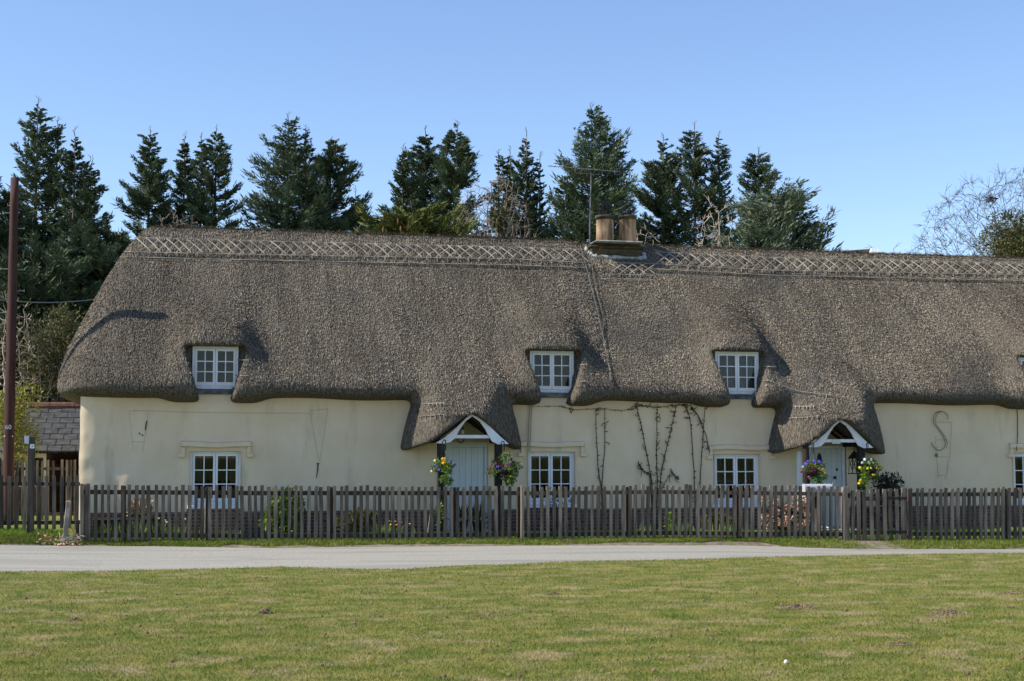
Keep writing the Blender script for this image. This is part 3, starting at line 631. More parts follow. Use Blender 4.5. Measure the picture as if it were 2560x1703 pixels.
# aerial
A0 = at(1473, 640, 3.0); A1 = at(1478, 432, 3.0)
ae = thing('aerial', 'tall television aerial on a thin mast beside the chimney pots', 'aerial', A0)
b = MB(); b.tube([A0 - (0, 0, .4), A0 + (A1 - A0) * .5, A1], .018, 6); b.build('mast', LEAD, ae)
b = MB(); p, q = at(1370, 415, 3.6), at(1552, 430, 2.6); b.tube([p, q], .011, 5)
for s in np.linspace(.04, .92, 16): c_ = p + (q - p) * s; b.tube([c_ - (.02, .18, 0), c_ + (.02, .18, 0)], .004, 4)
b.tube([at(1440, 433, 3.1), at(1500, 437, 3.0)], .010, 5)
for u in (1537, 1543, 1550): b.tube([at(u, 421, 2.6), at(u, 438, 2.6)], .007, 4)
for v in (423, 430, 437): b.tube([at(1536, v, 2.6), at(1551, v, 2.6)], .007, 4)
b.build('boom', LEAD, ae)

# cables on the thatch
def cable(label, pts, r=.012, m=GREYM, n=24):
    p = np.array(pts, float); s = np.linspace(0, 1, n); u = np.linspace(0, 1, len(p))
    q = [on_roof(np.interp(t_, u, p[:, 0]), np.interp(t_, u, p[:, 1]), .05) for t_ in s]
    b = MB(); b.tube(q, r, 5); tag(b.build('cable', m), label, 'cable')
cable('grey cable running straight down the thatch from the ridge to the eaves', [(1450, 617), (1462, 660), (1490, 770), (1508, 850), (1520, 910), (1530, 990)], .009, LEAD)
cable('brown cable slanting down the thatch below the chimney to the middle dormer', [(1478, 660), (1490, 730), (1506, 790), (1508, 825), (1490, 850), (1464, 874)], .008, BARK)
cable('pale cord stretched over the thatch above the second porch', [(1905, 948), (1945, 965), (1995, 982), (2060, 990), (2110, 997)], .007, LIGGER)

# ------------------------------------------------------------------ things on the wall
def wallp(px, py, d=.015): p = at(px, py, -d); return p
WIREM = mat('wall_wire', (.30, .26, .19), rough=.7)
def wires(label, lines, r=.0022, m=WIREM, name='wall_wire'):
    b = MB()
    for l in lines: b.tube([wallp(u, v) for u, v in l], r, 4)
    tag(b.build(name, m), label, 'wire')
wires('thin plant wire strung across the cream wall above the first ground-floor window', [[(323, 1027), (372, 1027), (450, 1030), (640, 1033), (773, 1033)], [(323, 1028), (333, 1125)], [(372, 1028), (357, 1130)], [(330, 1104), (360, 1106)]])
wires('v-shaped plant wire hanging on the cream wall left of the first porch', [[(775, 1027), (820, 1022)], [(775, 1030), (797, 1155)], [(820, 1022), (799, 1155)]])
b = MB(); b.tube([wallp(795, 1158), wallp(794, 1175), wallp(791, 1195)], [.014, .012, .006], 5); b.tube([wallp(790, 1160), wallp(795, 1158), wallp(799, 1160)], .006, 4)
tag(b.build('twig', VINE), 'short dead twig tied to the v-shaped wire on the wall', 'twig')
b = MB(); b.tube([wallp(367, 1052), wallp(364, 1068), wallp(363, 1077)], [.012, .012, .006], 5); b.tube([wallp(347, 1083), wallp(350, 1085)], .014, 5); b.tube([wallp(355, 1087), wallp(357, 1089)], .016, 5)
tag(b.build('twig', VINE), 'dead twig hanging on the plant wire at the far end of the wall', 'twig')
b = MB(); b.tube([wallp(1340, 1003, .05), wallp(1325, 1015, .05), wallp(1322, 1060, .05), wallp(1320, 1128, .1)], .016, 6); b.tube([wallp(1344, 1003, .05), wallp(1330, 1015, .05), wallp(1327, 1060, .05), wallp(1325, 1128, .1)], .01, 6)
tag(b.build('cable', mat('cream_cable', (.34, .31, .22), rough=.6)), 'cream double cable down the wall beside the middle dormer', 'cable')
b = MB(); b.tube([wallp(2541, 1008, .02), wallp(2544, 1040, .02), wallp(2544, 1090, .02), wallp(2541, 1128, .1)], .009, 5)
tag(b.build('cable', BLACKM), 'dark cable down the wall above the last ground-floor window', 'cable')
# S-shaped wire frame
sp = [(2370, 1049), (2369, 1038), (2360, 1030), (2348, 1028), (2338, 1034), (2333, 1048), (2335, 1060), (2343, 1070), (2352, 1082), (2359, 1094), (2364, 1108), (2360, 1120), (2350, 1127), (2340, 1123), (2332, 1115), (2329, 1106)]
b = MB(); b.tube([wallp(u, v, .05) for u, v in sp], .0085, 6); b.tube([wallp(u + 5, v + 1, .03) for u, v in sp[3:12]], .006, 5)
FRM = mat('frame_wire', (.17, .15, .10), rough=.6); fs = thing('wire_plant_frame', 'large s-shaped wire plant frame on the cream wall right of the second porch', 'plant frame', wallp(2345, 1200))
b.build('letter_shape', FRM, fs)
b = MB()
for l in ([(2330, 1055), (2380, 1056)], [(2379, 1058), (2375, 1140), (2363, 1200)], [(2338, 1090), (2342, 1140), (2345, 1195)], [(2340, 1100), (2372, 1100)], [(2341, 1143), (2372, 1142)], [(2345, 1188), (2364, 1189)]): b.tube([wallp(u, v, .02) for u, v in l], .003, 4)
b.build('wire', GREYM, fs)
b = MB(); p = wallp(2341, 1138); b.box((p[0] - .03, -.03, p[2] - .04), (p[0] + .03, -.012, p[2] + .04)); b.build('tag', LEAD, fs)

# climbing plants trained on the wall
def climber(label, stems, twigs, seed, spread):
    r_ = np.random.default_rng(seed); p0 = stems[0][0]
    root = thing('climbing_plant', label, 'climbing plant', (wallp(p0[0], p0[1])[0], -.05, .05), 'bare climbers on the cottage wall')
    b = MB()
    def wob(l, n=26, a=2.0):
        p = np.array(l, float); s = np.linspace(0, 1, n); u = np.linspace(0, 1, len(p))
        q = np.stack([np.interp(s, u, p[:, 0]), np.interp(s, u, p[:, 1])], 1); q += np.cumsum(r_.normal(0, a * .35, (n, 2)), 0) * .5; return q
    allp = []
    for l in stems:
        q = wob(l); allp.append(q); th = .015 if abs(l[0][1] - l[-1][1]) > 90 else .006; b.tube([wallp(u, v, .03 + r_.uniform(0, .02)) for u, v in q], np.linspace(th, th * .5, len(q)), 5)
    buds = b
    for q in allp:
        for _ in range(int(twigs * 2.4 * min(1, np.abs(np.diff(q, axis=0)).sum() / 260))):
            k = r_.integers(0, len(q)); p = q[k]; an = r_.uniform(0, 2 * math.pi); ln = r_.uniform(2, spread + 2) * (3.2 if r_.random() < .22 else .7); pts = [p]
            cv = r_.normal(0, .55)
            for s in range(4): an += cv + r_.normal(0, .25); p = p + np.array([math.cos(an), math.sin(an)]) * ln / 4; pts.append(p)
            w_ = [wallp(u, v, .03 + r_.uniform(0, .03)) for u, v in pts]; b.tube(w_, np.linspace(.009, .0055, 5), 4)
            for _ in range(1): c_ = w_[r_.integers(1, 5)] + r_.normal(0, .012, 3) - (0, .01, 0); s_ = r_.uniform(.006, .013); buds.lathe(c_, [(s_*.3, -s_), (s_, 0), (s_*.3, s_)], 5)
    b.build('stem', VINE, root)
climber('pair of bare climber stems nearest the middle ground-floor window, joined to a runner', [[(1507, 1270), (1502, 1220), (1494, 1170), (1490, 1100), (1487, 1025)], [(1507, 1270), (1506, 1210), (1512, 1120), (1514, 1020)], [(1510, 1022), (1440, 1025), (1400, 1017), (1330, 1018)], [(1514, 1022), (1560, 1026), (1600, 1015)]], 16, 22, 3)
climber('thickest bare climber with a tangled base in the middle of the wall', [[(1634, 1330), (1628, 1200), (1612, 1120), (1600, 1060), (1588, 1010)], [(1640, 1330), (1642, 1200), (1641, 1110), (1642, 1025)], [(1645, 1330), (1655, 1180), (1672, 1110), (1692, 1020)], [(1636, 1320), (1625, 1190), (1606, 1180), (1597, 1165)], [(1650, 1230), (1680, 1180), (1695, 1200)], [(1590, 1012), (1640, 1018), (1700, 1014), (1728, 1016)]], 42, 34, 4)
climber('pair of bare climber stems next to the window left of the second porch', [[(1740, 1290), (1735, 1190), (1729, 1100), (1722, 1040), (1712, 1017)], [(1745, 1290), (1752, 1190), (1757, 1100), (1764, 1020)], [(1728, 1018), (1745, 1040), (1765, 1090), (1776, 1140)]], 18, 22, 5)

# ------------------------------------------------------------------ fences
def picket(m, parent, px, w_, pt, pb, y, lean=0.0, th=.032):
    a = at(px, pb, y); t_ = at(px + lean, pt, y); s = float(at(px + 10, pb, y)[0] - at(px, pb, y)[0]) / 10; hw = w_ * s / 2
    b = MB(); tw = random.uniform(-.004, .004); cut = random.uniform(0, .012); c2_ = random.uniform(0, .012); bow = random.uniform(-.006, .006)
    mx, mz = (a[0] + t_[0]) / 2 + bow, (a[2] + t_[2]) / 2
    V = []
    for (xc, zz, ca, cb) in ((a[0], a[2], 0, 0), (mx, mz, 0, 0), (t_[0], t_[2], cut, c2_)):
        V += [(xc - hw, y - th/2 + tw, zz - ca), (xc + hw, y - th/2 - tw, zz - cb), (xc + hw, y + th/2 - tw, zz - cb), (xc - hw, y + th/2 + tw, zz - ca)]
    Fc = [(0,3,2,1), (8,9,10,11)] + [(i*4+k, i*4+(k+1) % 4, (i+1)*4+(k+1) % 4, (i+1)*4+k) for i in (0, 1) for k in range(4)]
    b.add(V, Fc); return b.build('picket', m, parent)
def post(m, parent, px, w_, pt, pb, y, name='post', d=None):
    a = at(px, pb, y); t_ = at(px, pt, y); s = float(at(px + 10, pb, y)[0] - at(px, pb, y)[0]) / 10; hw = w_ * s / 2; d = d or hw
    b = MB(); b.add([(a[0]-hw, y-d, a[2]-.1), (a[0]+hw, y-d, a[2]-.1), (a[0]+hw, y+d, a[2]-.1), (a[0]-hw, y+d, a[2]-.1), (t_[0]-hw, y-d, t_[2]), (t_[0]+hw, y-d, t_[2]), (t_[0]+hw, y+d, t_[2]-.015), (t_[0]-hw, y+d, t_[2]-.015)],
                    [(0,3,2,1),(4,5,6,7),(0,1,5,4),(1,2,6,5),(2,3,7,6),(3,0,4,7)]); return b.build(name, m, parent, bevel=.005)
def railb(m, parent, pts, h, y, d=.04, name='rail'):
    b = MB()
    for (u, v), (u2, v2) in zip(pts[:-1], pts[1:]): b.bar(at(u, v, y), at(u2, v2, y), d, h)
    return b.build(name, m, parent)
def ftop(px): return np.interp(px, [205, 400, 640, 900, 1000, 1280, 1400, 1650, 1900, 2125, 2275, 2560], [1210, 1213, 1215, 1214, 1216, 1214, 1216, 1213, 1213, 1216, 1221, 1218])
def fbot(px): return np.interp(px, [205, 400, 640, 1000, 1280, 1400, 1650, 1900, 2125, 2275, 2560], [1352, 1352, 1349, 1348, 1352, 1348, 1345, 1344, 1349, 1350, 1349])
def run(parent, m, px0, px1, sp0, sp1, w_, posts, holes=()):
    px = px0; k = 0
    while px < px1:
        sp = np.interp(px, [px0, px1], [sp0, sp1])
        if not any(abs(px - h_) < sp * .35 for h_ in holes):
            lean = random.gauss(0, 1.1) * (2.2 if random.random() < .07 else 1); picket(m, parent, px + random.gauss(0, .7), w_ * random.uniform(.86, 1.12), ftop(px) + random.gauss(0, 1.5), fbot(px) + random.gauss(0, 1.6), FY - .05, lean)
        px += sp; k += 1
    for p_ in posts: post(POSTW, parent, p_, 10, ftop(p_) + 3, fbot(p_) - 2, FY + .065)
f1 = thing('picket_fence', 'grey picket fence from the footpath post to the first porch, set close in even pickets', 'fence', at(640, 1350, FY), 'picket fences')
run(f1, WOODF, 222, 1288, 16.9, 15.9, 8.6, (310, 519, 829, 1134))
railb(POSTW, f1, [(205, 1230), (640, 1233), (1290, 1233)], .085, FY, .045); railb(POSTW, f1, [(205, 1338), (640, 1340), (1000, 1339), (1290, 1336)], .085, FY, .045)
post(WOODF, f1, 205, 9, 1209, 1352, FY - .1, 'corner_post', .05); post(WOODF, f1, 217, 9, 1211, 1353, FY - .06, 'corner_post', .02)
for k in range(7):
    yy = FY + .25 + k * .16; p = at(214, 1209, FY); b = MB(); b.box((p[0] - .03 - .01, yy, .02), (p[0] - .01, yy + .07, p[2] - .02)); b.build('picket', WOODF, f1)
f2 = thing('picket_fence', 'browner weathered picket fence with crooked pickets between the two porches', 'fence', at(1700, 1346, FY), 'picket fences')
run(f2, WOODB, 1306, 2096, 15.9, 14.9, 8.0, (1297, 1568, 1844), ())
railb(WOODB, f2, [(1292, 1234), (1650, 1230), (2125, 1236)], .08, FY, .045); railb(POSTW, f2, [(1292, 1338), (1650, 1333), (2125, 1336)], .085, FY, .045)
post(WOODB, f2, 1306, 8, 1213, 1352, FY - .1, 'post', .03)
f3 = thing('picket_fence', 'grey brown picket fence beyond the garden gate running out of view', 'fence', at(2450, 1350, FY), 'picket fences')
run(f3, WOODF, 2278, 2960, 14.6, 13.4, 7.6, (2512, 2760, 2940))
railb(POSTW, f3, [(2272, 1237), (2960, 1233)], .085, FY, .045); railb(POSTW, f3, [(2272, 1335), (2960, 1333)], .085, FY, .045)
# gate
gt = thing('garden_gate', 'wooden picket gate with iron strap hinges in the fence before the second porch', 'gate', at(2195, 1356, FY))
for i, (u, t_, b_) in enumerate(((2147, 1224, 1358), (2162, 1224, 1358), (2180, 1223, 1358), (2196, 1223, 1357), (2213, 1222, 1357), (2228, 1221, 1356), (2244, 1221, 1355))): picket(WOODB, gt, u, 9, t_, b_, FY - .05, random.gauss(-2.6, .5))
post(WOODF, gt, 2260, 12, 1220, 1355, FY - .03, 'stile', .03); post(WOODF, gt, 2132, 8, 1225, 1355, FY - .03, 'stile', .03)
railb(POSTW, gt, [(2130, 1247), (2264, 1247)], .09, FY, .04); railb(POSTW, gt, [(2130, 1332), (2264, 1331)], .09, FY, .04); railb(POSTW, gt, [(2140, 1262), (2255, 1325)], .07, FY + .035, .025, 'brace')
for v in (1246, 1330): railb(BLACKM, gt, [(2218, v), (2270, v)], .045, FY - .085, .012, 'hinge')
b = MB(); p = at(2122, 1239, FY - .1); b.box((p[0] - .02, p[1], p[2] - .05), (p[0] + .03, p[1] + .03, p[2] + .05)); b.build('latch', RUST, gt)
for (u, w_, nm) in ((2113, 14, 'hanging'), (2270, 9, 'closing')):
    g_ = thing('gate_post', 'thick square gate post at the latch side of the garden gate' if u < 2200 else 'slim dark gate post at the hinge side of the garden gate', 'gate post', at(u, 1352, FY))
    post(WOODF if u < 2200 else POSTW, g_, u, w_, 1217 if u < 2200 else 1221, 1354, FY - .02, 'shaft', .08)
    if u > 2200:
        for v in (1248, 1331): b = MB(); p = at(2270, v, FY - .11); b.tube([p - (0, 0, .06), p + (0, 0, .06)], .022, 8); b.build('hinge_pin', RUST, g_)
# left fences
f4 = thing('picket_fence', 'dark low picket fence set back behind the footpath post', 'fence', at(100, 1325, -1.9), 'picket fences')
for u in (4, 22, 41, 61, 98, 116, 135, 155, 173, 191, -14, -32, -50, -68, -86, -104, -122, -140, -158, -176, -194, -212, -230): picket(WOODF, f4, u, 9.6, 1189 + random.gauss(0, 1), 1325 + random.gauss(0, 2), -1.95, random.gauss(0, 1))
railb(POSTW, f4, [(-236, 1210), (200, 1210)], .07, -1.9, .04); railb(POSTW, f4, [(-236, 1308), (200, 1306)], .07, -1.9, .04); post(POSTW, f4, 80, 9, 1192, 1328, -1.84); post(POSTW, f4, -45, 9, 1192, 1328, -1.84)
f5 = thing('picket_fence', 'taller pale rear picket fence in front of the slate outbuilding', 'fence', at(100, 1310, 1.4), 'picket fences')
for u in (6, 33, 44, 56, 67, 94, 106, 119, 133, 155, 167, 177, 187, -6, -18, -30, -42, -54, -66, -78, -90, -102, -114, -126, -138, -150, -162): picket(WOODB, f5, u, 6.4, 1150 + random.gauss(0, 1), 1302 + random.gauss(0, 2), 1.36, random.gauss(0, .6))
railb(WOODB, f5, [(-166, 1172), (190, 1172)], .06, 1.4, .04); railb(WOODB, f5, [(-166, 1285), (190, 1285)], .07, 1.4, .04)

# ------------------------------------------------------------------ pole, footpath post, stakes
PY = .85; pb_ = at(19, 1290, PY); pt_ = at(37, 445, PY)
pole = thing('telegraph_pole', 'tall reddish brown wooden telegraph pole at the end of the cottage', 'pole', (pb_[0], PY, 0))
b = MB(); n = 14; b.tube([np.array([pb_[0], PY, -.1]) + (pt_ - np.array([pb_[0], PY, -.1])) * s for s in np.linspace(0, 1, n)], np.linspace(.118, .084, n), 18); b.build('shaft', POLEW, pole, True)
for (u, v, s) in ((28, 533, -1), (40, 571, 1), (23, 673, -1), (41, 674, 1), (40, 727, 1), (19, 782, -1)):
    b = MB(); c_ = at(u, v, PY); b.tube([c_, c_ + (s * .17, -.01, 0)], .011, 6); b.tube([c_ + (s*.165, -.01, -.02), c_ + (s*.165, -.01, .03)], .013, 6); b.build('step_bolt', GREYM, pole)
fc = bpy.data.curves.new('number', 'FONT'); fc.body = '60'; fc.size = .13; fc.align_x = 'CENTER'; fc.extrude = .002
_tmp = bpy.data.objects.new('number', fc); C.objects.link(_tmp); bpy.context.view_layer.update()
fme = bpy.data.meshes.new_from_object(_tmp.evaluated_get(bpy.context.evaluated_depsgraph_get())); bpy.data.objects.remove(_tmp)
fo = bpy.data.objects.new('number', fme); C.objects.link(fo); fo.parent = pole; p = at(20.5, 1073, PY - .135); fo.location = Vector((p[0], PY - .138, p[2])) - pole.location; fo.rotation_euler = (R(90), 0, 0); fme.materials.clear(); fme.materials.append(WHITEM)
b = MB()
for u in (12, 31): p = at(u, 1091, PY - .08); b.lathe((p[0], p[1], p[2]), [(.012, -.012), (.016, 0), (.012, .012)], 8)
b.build('bolt', WHITEM, pole)
ov = MB(); p, q = at(-60, 742, 2.5), at(260, 746, 7.5); s = np.linspace(0, 1, 20); ov.tube([p + (q - p) * t_ - np.array([0, 0, .12 * math.sin(t_ * math.pi)]) for t_ in s], .012, 4)
tag(ov.build('overhead_wire', GREYM), 'thin overhead wire crossing behind the telegraph pole', 'wire')

fp = thing('footpath_post', 'square wooden footpath post with pointed top and small waymark signs', 'signpost', at(76, 1336, -2.7))
p0 = at(76, 1340, -2.7); p1 = at(79, 1092, -2.7); b = MB(); hw = .062
V = []
for (c_, zz) in ((p0, p0[2] - .1), (p1, p1[2])):
    V += [(c_[0]-hw, -2.7-hw, zz), (c_[0]+hw, -2.7-hw, zz), (c_[0]+hw, -2.7+hw, zz), (c_[0]-hw, -2.7+hw, zz)]
V.append((p1[0], -2.7, p1[2] + .085)); b.add(V, [(0,3,2,1),(0,1,5,4),(1,2,6,5),(2,3,7,6),(3,0,4,7),(4,5,8),(5,6,8),(6,7,8),(7,4,8)]); b.build('shaft', POSTW, fp, bevel=.005)
b = MB(); c_ = at(80.5, 1116, -2.77); b.prism([(c_[0] + .042*math.copysign(abs(math.cos(a))**.5, math.cos(a)), c_[2] + .042*math.copysign(abs(math.sin(a))**.5, math.sin(a))) for a in np.linspace(0, 2*math.pi, 20, endpoint=False)], -2.772, -2.763); dsk = b.build('waymark_disc', mat('waymark', (.62, .74, .66), rough=.5), fp)
b = MB(); b.prism([(c_[0] - .02, c_[2] - .006), (c_[0] + .005, c_[2] - .006), (c_[0] + .005, c_[2] - .018), (c_[0] + .027, c_[2]), (c_[0] + .005, c_[2] + .018), (c_[0] + .005, c_[2] + .006), (c_[0] - .02, c_[2] + .006)], -2.776, -2.7725); b.build('arrow', mat('waymark_green', (.12, .35, .2), rough=.5), dsk)
b = MB(); c_ = at(69, 1101, -2.7); b.add([(c_[0]+.03, -2.74, c_[2]+.08), (c_[0]-.04, -2.95, c_[2]+.08), (c_[0]-.03, -2.95, c_[2]-.06), (c_[0]+.03, -2.74, c_[2]-.07), (c_[0]+.04, -2.73, c_[2]+.08), (c_[0]-.03, -2.94, c_[2]+.08), (c_[0]-.02, -2.94, c_[2]-.06), (c_[0]+.04, -2.73, c_[2]-.07)], [(0,1,2,3),(4,7,6,5),(0,4,5,1),(3,2,6,7),(1,5,6,2),(0,3,7,4)]); b.build('sign_arm', WHITEM, fp)
b = MB(); p0, p1 = at(161, 1346, -2.95), at(172, 1252, -2.95); b.bar(p0 - (0, 0, .05), p1, .085, .06, (0, 1, 0)); tag(b.build('leaning_stake', LIGGER, bevel=.008), 'short pale stake leaning beside the corner of the picket fence', 'stake')
b = MB(); p0, p1 = at(194, 1330, -2.8), at(194, 1300, -2.8); b.bar(p0 - (0, 0, .1), p1, .07, .06, (0, 1, 0)); tag(b.build('wooden_peg', POSTW, bevel=.006), 'stumpy wooden peg in the brushwood by the fence corner', 'peg')

# ------------------------------------------------------------------ outbuilding at the far end
oy = 6.0; p0, p1 = at(-60, 1145, oy), at(206, 1010, 8.6)
ob = thing('outbuilding', 'low outbuilding with a slate roof and red ridge tiles behind the rear fence', 'outbuilding', (p0[0] + 1.5, oy, 0))
ze = float(at(100, 1128, oy)[2]); zr = float(at(100, 1018, 8.2)[2]); xa, xb = p0[0], float(at(300, 1100, oy)[0]); nr = 8
for r_i in range(nr):
    b = MB(); s0, s1 = r_i / nr, (r_i + 1) / nr; ya, yb = oy - .25 + 2.45 * s0, oy - .25 + 2.45 * s1; za, zb = ze + (zr - ze) * s0, ze + (zr - ze) * s1; u = xa - (.16 if r_i % 2 else 0); 
    while u < xb:
        dz = rng.normal(0, .004); b.add([(u + .008, ya - .03, za - .02 + dz), (u + .325, ya - .03, za - .02 + dz), (u + .325, yb, zb + dz), (u + .008, yb, zb + dz), (u + .008, ya - .03, za + .012 + dz), (u + .325, ya - .03, za + .012 + dz), (u + .325, yb, zb + .012 + dz), (u + .008, yb, zb + .012 + dz)], [(0,3,2,1),(4,5,6,7),(0,1,5,4),(1,2,6,5),(3,0,4,7)]); u += .333
    if r_i == 0: rb = MB()
    rb.v, rb.n, rb.c = rb.v + b.v, rb.n + [[k + rb.c for k in f] for f in b.n], rb.c + b.c
rb.build('roof', SLATE, ob)
b = MB(); b.add([(xa, oy - .2, ze - .03), (xb, oy - .2, ze - .03), (xb, oy + 2.2, zr - .04), (xa, oy + 2.2, zr - .04), (xb, oy + 4.6, ze - .03), (xa, oy + 4.6, ze - .03)], [(0,1,2,3), (3,2,4,5)]); b.build('roof_deck', BLACKW, ob)
b = MB(); u = xa
while u < xb: b.tube([(u, oy + 2.2, zr + .02), (u + .3, oy + 2.2, zr + .02)], .11 + rng.normal(0, .004), 10); u += .305
b.build('ridge_tiles', TILE, ob)
xw = float(at(118, 1130, oy)[0]); b = MB(); b.box((xa, oy, 0), (xw - 1.9, oy + 4.4, ze - .05)); b.box((xw - 1.9, oy, 0), (xw, oy + .1, .9)); b.box((xw, oy + 2.3, 0), (xb, oy + 4.4, ze - .05)); b.box((xw - 1.9, oy + .5, 0), (xw, oy + 4.4, ze - .05)); b.build('wall', mat('shed_board', (.05, .025, .015), (.1, .05, .03), (1, 1, 12), 3), ob)
for (a, c_) in ((xw - 1.9, xw - 1.0), (xw - .98, xw - .02)):
    b = MB(); 
    for q in (((a, oy - .02, .9), (a + .06, oy + .08, ze - .06)), ((c_ - .06, oy - .02, .9), (c_, oy + .08, ze - .06)), ((a + .06, oy - .02, ze - .16), (c_ - .06, oy + .08, ze - .06)), ((a + .06, oy - .02, .9), (c_ - .06, oy + .08, .98)), (((a + c_) / 2 - .03, oy - .015, .98), ((a + c_) / 2 + .03, oy + .06, ze - .16))): b.box(*q)
    wo = b.build('window', mat('cream_paint', (.5, .45, .36), rough=.6), ob)
    b = MB(); b.add([(a, oy + .04, .9), (c_, oy + .04, .9), (c_, oy + .04, ze - .1), (a, oy + .04, ze - .1)], [(0, 1, 2, 3)]); b.build('pane', GLASS, wo)
    b = MB(); nn = 50; xx = np.linspace(a + .05, c_ - .05, nn); b.add([(q, oy + .2 + .02 * math.sin(q * 60), .9) for q in xx] + [(q, oy + .2 + .02 * math.sin(q * 60), ze - .1) for q in xx], [(k, k + 1, nn + k + 1, nn + k) for k in range(nn - 1)]); b.build('curtain', CURT, wo)

# ------------------------------------------------------------------ foliage generators
def cards(P, N_, L, Wd, att):                   # kite-shaped leaves / sprays: P base, N_ direction
    n = len(P); d = N_ / (np.linalg.norm(N_, axis=1)[:, None] + 1e-9)
    rv = rng.normal(size=(n, 3)); s = np.cross(d, rv); s /= np.linalg.norm(s, axis=1)[:, None] + 1e-9
    L = np.broadcast_to(L, n)[:, None]; Wd = np.broadcast_to(Wd, n)[:, None]
    V = np.stack([P, P + d*L*.45 + s*Wd, P + d*L, P + d*L*.45 - s*Wd], 1).reshape(-1, 3)
    return V, np.arange(4*n).reshape(-1, 4), np.repeat(att, 4)
def conifer(px, py, R_, y, label, seed, nm=NEEDLE, dens=1.0, bare=.12, tops=((0, 0),), trunk=BARK, rounded=.75, group='dark conifers behind the cottage', gap=.25, name='conifer'):
    g = np.random.default_rng(seed); tip = at(px, py + 14, y); sc = float(at(px + 100, py, y)[0] - tip[0]) / 100
    Rw = R_ * sc; H_ = tip[2]; hr = max(60, 590 - py) * sc; base = np.array([tip[0], y, 0.0])
    root = thing(name, label, 'tree', base, group)
    tb = MB(); bra = []
    for ti, (tdx, tdz) in enumerate(tops):
        top = np.array([tip[0] + tdx * sc, y + g.normal(0, .3), H_ + tdz * sc * -1])
        h0 = 0 if ti == 0 else H_ * .35
        s = np.linspace(0, 1, 12); ax = base + (np.array([0, 0, h0])); curve = ax + (top - ax) * s[:, None]; 
        if ti: curve[:, 0] = base[0] + (top[0] - base[0]) * np.minimum(1, s * 1.6)
        tb.tube(curve, np.linspace(.20 if ti == 0 else .12, .012, 12), 8)
        z = H_ * bare if ti == 0 else h0 + .5; hh = top[2]; tb.tube([top, top + (g.normal(0, .03), 0, .2), top + (g.normal(0, .04), 0, .38)], [.016, .012, .006], 4)
        for q_ in range(3): a_ = g.uniform(0, 6.28); tb.tube([top + (0, 0, .12 + .08 * q_), top + (.13 * math.cos(a_), .13 * math.sin(a_), .22 + .08 * q_)], [.011, .007], 3)
        while z < hh - .1:
            u = (hh - z) / (hh - H_ * bare)     # 1 at base, 0 at top
            q_ = (hh - z) / hr; r_max = Rw * min(1.22, q_ ** rounded if q_ < 1 else 1 + .3 * (q_ - 1)) * (1 if ti == 0 else .62) + .05
            sect = 1 - 1.5 * gap * (vn(np.array([z * .9]), np.array([seed * 3.1]), seed)[0] + .5)
            for k in range(g.integers(5, 9)):
                an = g.uniform(0, 2*np.pi); r_ = r_max * (g.uniform(.55, 1.0) if g.random() < .72 else g.uniform(1.0, 1.32)) * sect * (1 + .7 * vn(np.array([an * 1.2]), np.array([z * .35]), seed + 5)[0])
                x_ = np.interp(z, curve[:, 2], curve[:, 0]); bra.append((x_, y, z + g.normal(0, .08), an, r_, u))
            z += g.uniform(.16, .32) * (.42 + .62 * min(1, (hh - z) / hr))
    tb.build('trunk', trunk, root, True)
    B = np.array(bra); nb = len(B)
    rise = .42 - .95 * np.clip(B[:, 5] * 1.4, 0, 1) + g.normal(0, .10, nb)          # upper branches climb, lower ones droop
    def pt(i, s):
        r_ = B[i, 4]; rad = r_ * s; dz = r_ * (rise[i] * s + .36 * s * s * s * (B[i, 5] > .1))
        return np.stack([B[i, 0] + np.cos(B[i, 3]) * rad, B[i, 1] + np.sin(B[i, 3]) * rad, B[i, 2] + dz], 1)
    M_ = int(min(66000, B[:, 4].sum() * 190 * dens)); idx = g.choice(nb, M_, p=B[:, 4] / B[:, 4].sum()); s = g.beta(1.5, .95, M_)
    P = pt(idx, s); Pd = pt(idx, np.minimum(s + .05, 1.05)); d = Pd - P; d /= np.linalg.norm(d, axis=1)[:, None] + 1e-9
    side = np.stack([-np.sin(B[idx, 3]), np.cos(B[idx, 3]), np.zeros(M_)], 1) * (g.choice([-1, 1], M_) * g.uniform(.1, 1.1, M_))[:, None]
    N_ = d + side + np.c_[np.zeros(M_), np.zeros(M_), g.normal(.02, .34, M_)]
    spread = np.minimum(.32, .22 * B[idx, 4])[:, None] * np.c_[g.normal(0, .5, M_), g.normal(0, .5, M_), g.normal(-.1, .36, M_)]
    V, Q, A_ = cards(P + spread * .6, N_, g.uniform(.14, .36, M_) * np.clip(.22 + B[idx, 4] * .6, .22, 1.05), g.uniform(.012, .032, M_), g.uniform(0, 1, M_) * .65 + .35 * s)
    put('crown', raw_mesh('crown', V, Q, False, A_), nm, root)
    bm_ = MB()
    for i in range(nb):
        if B[i, 4] > .8: bm_.tube(pt(np.full(4, i), np.array([0, .35, .7, .95])), [.03 * min(1, B[i, 4] / 2), .022, .012, .006], 3, False)
    bm_.build('branches', trunk, root)
    return root
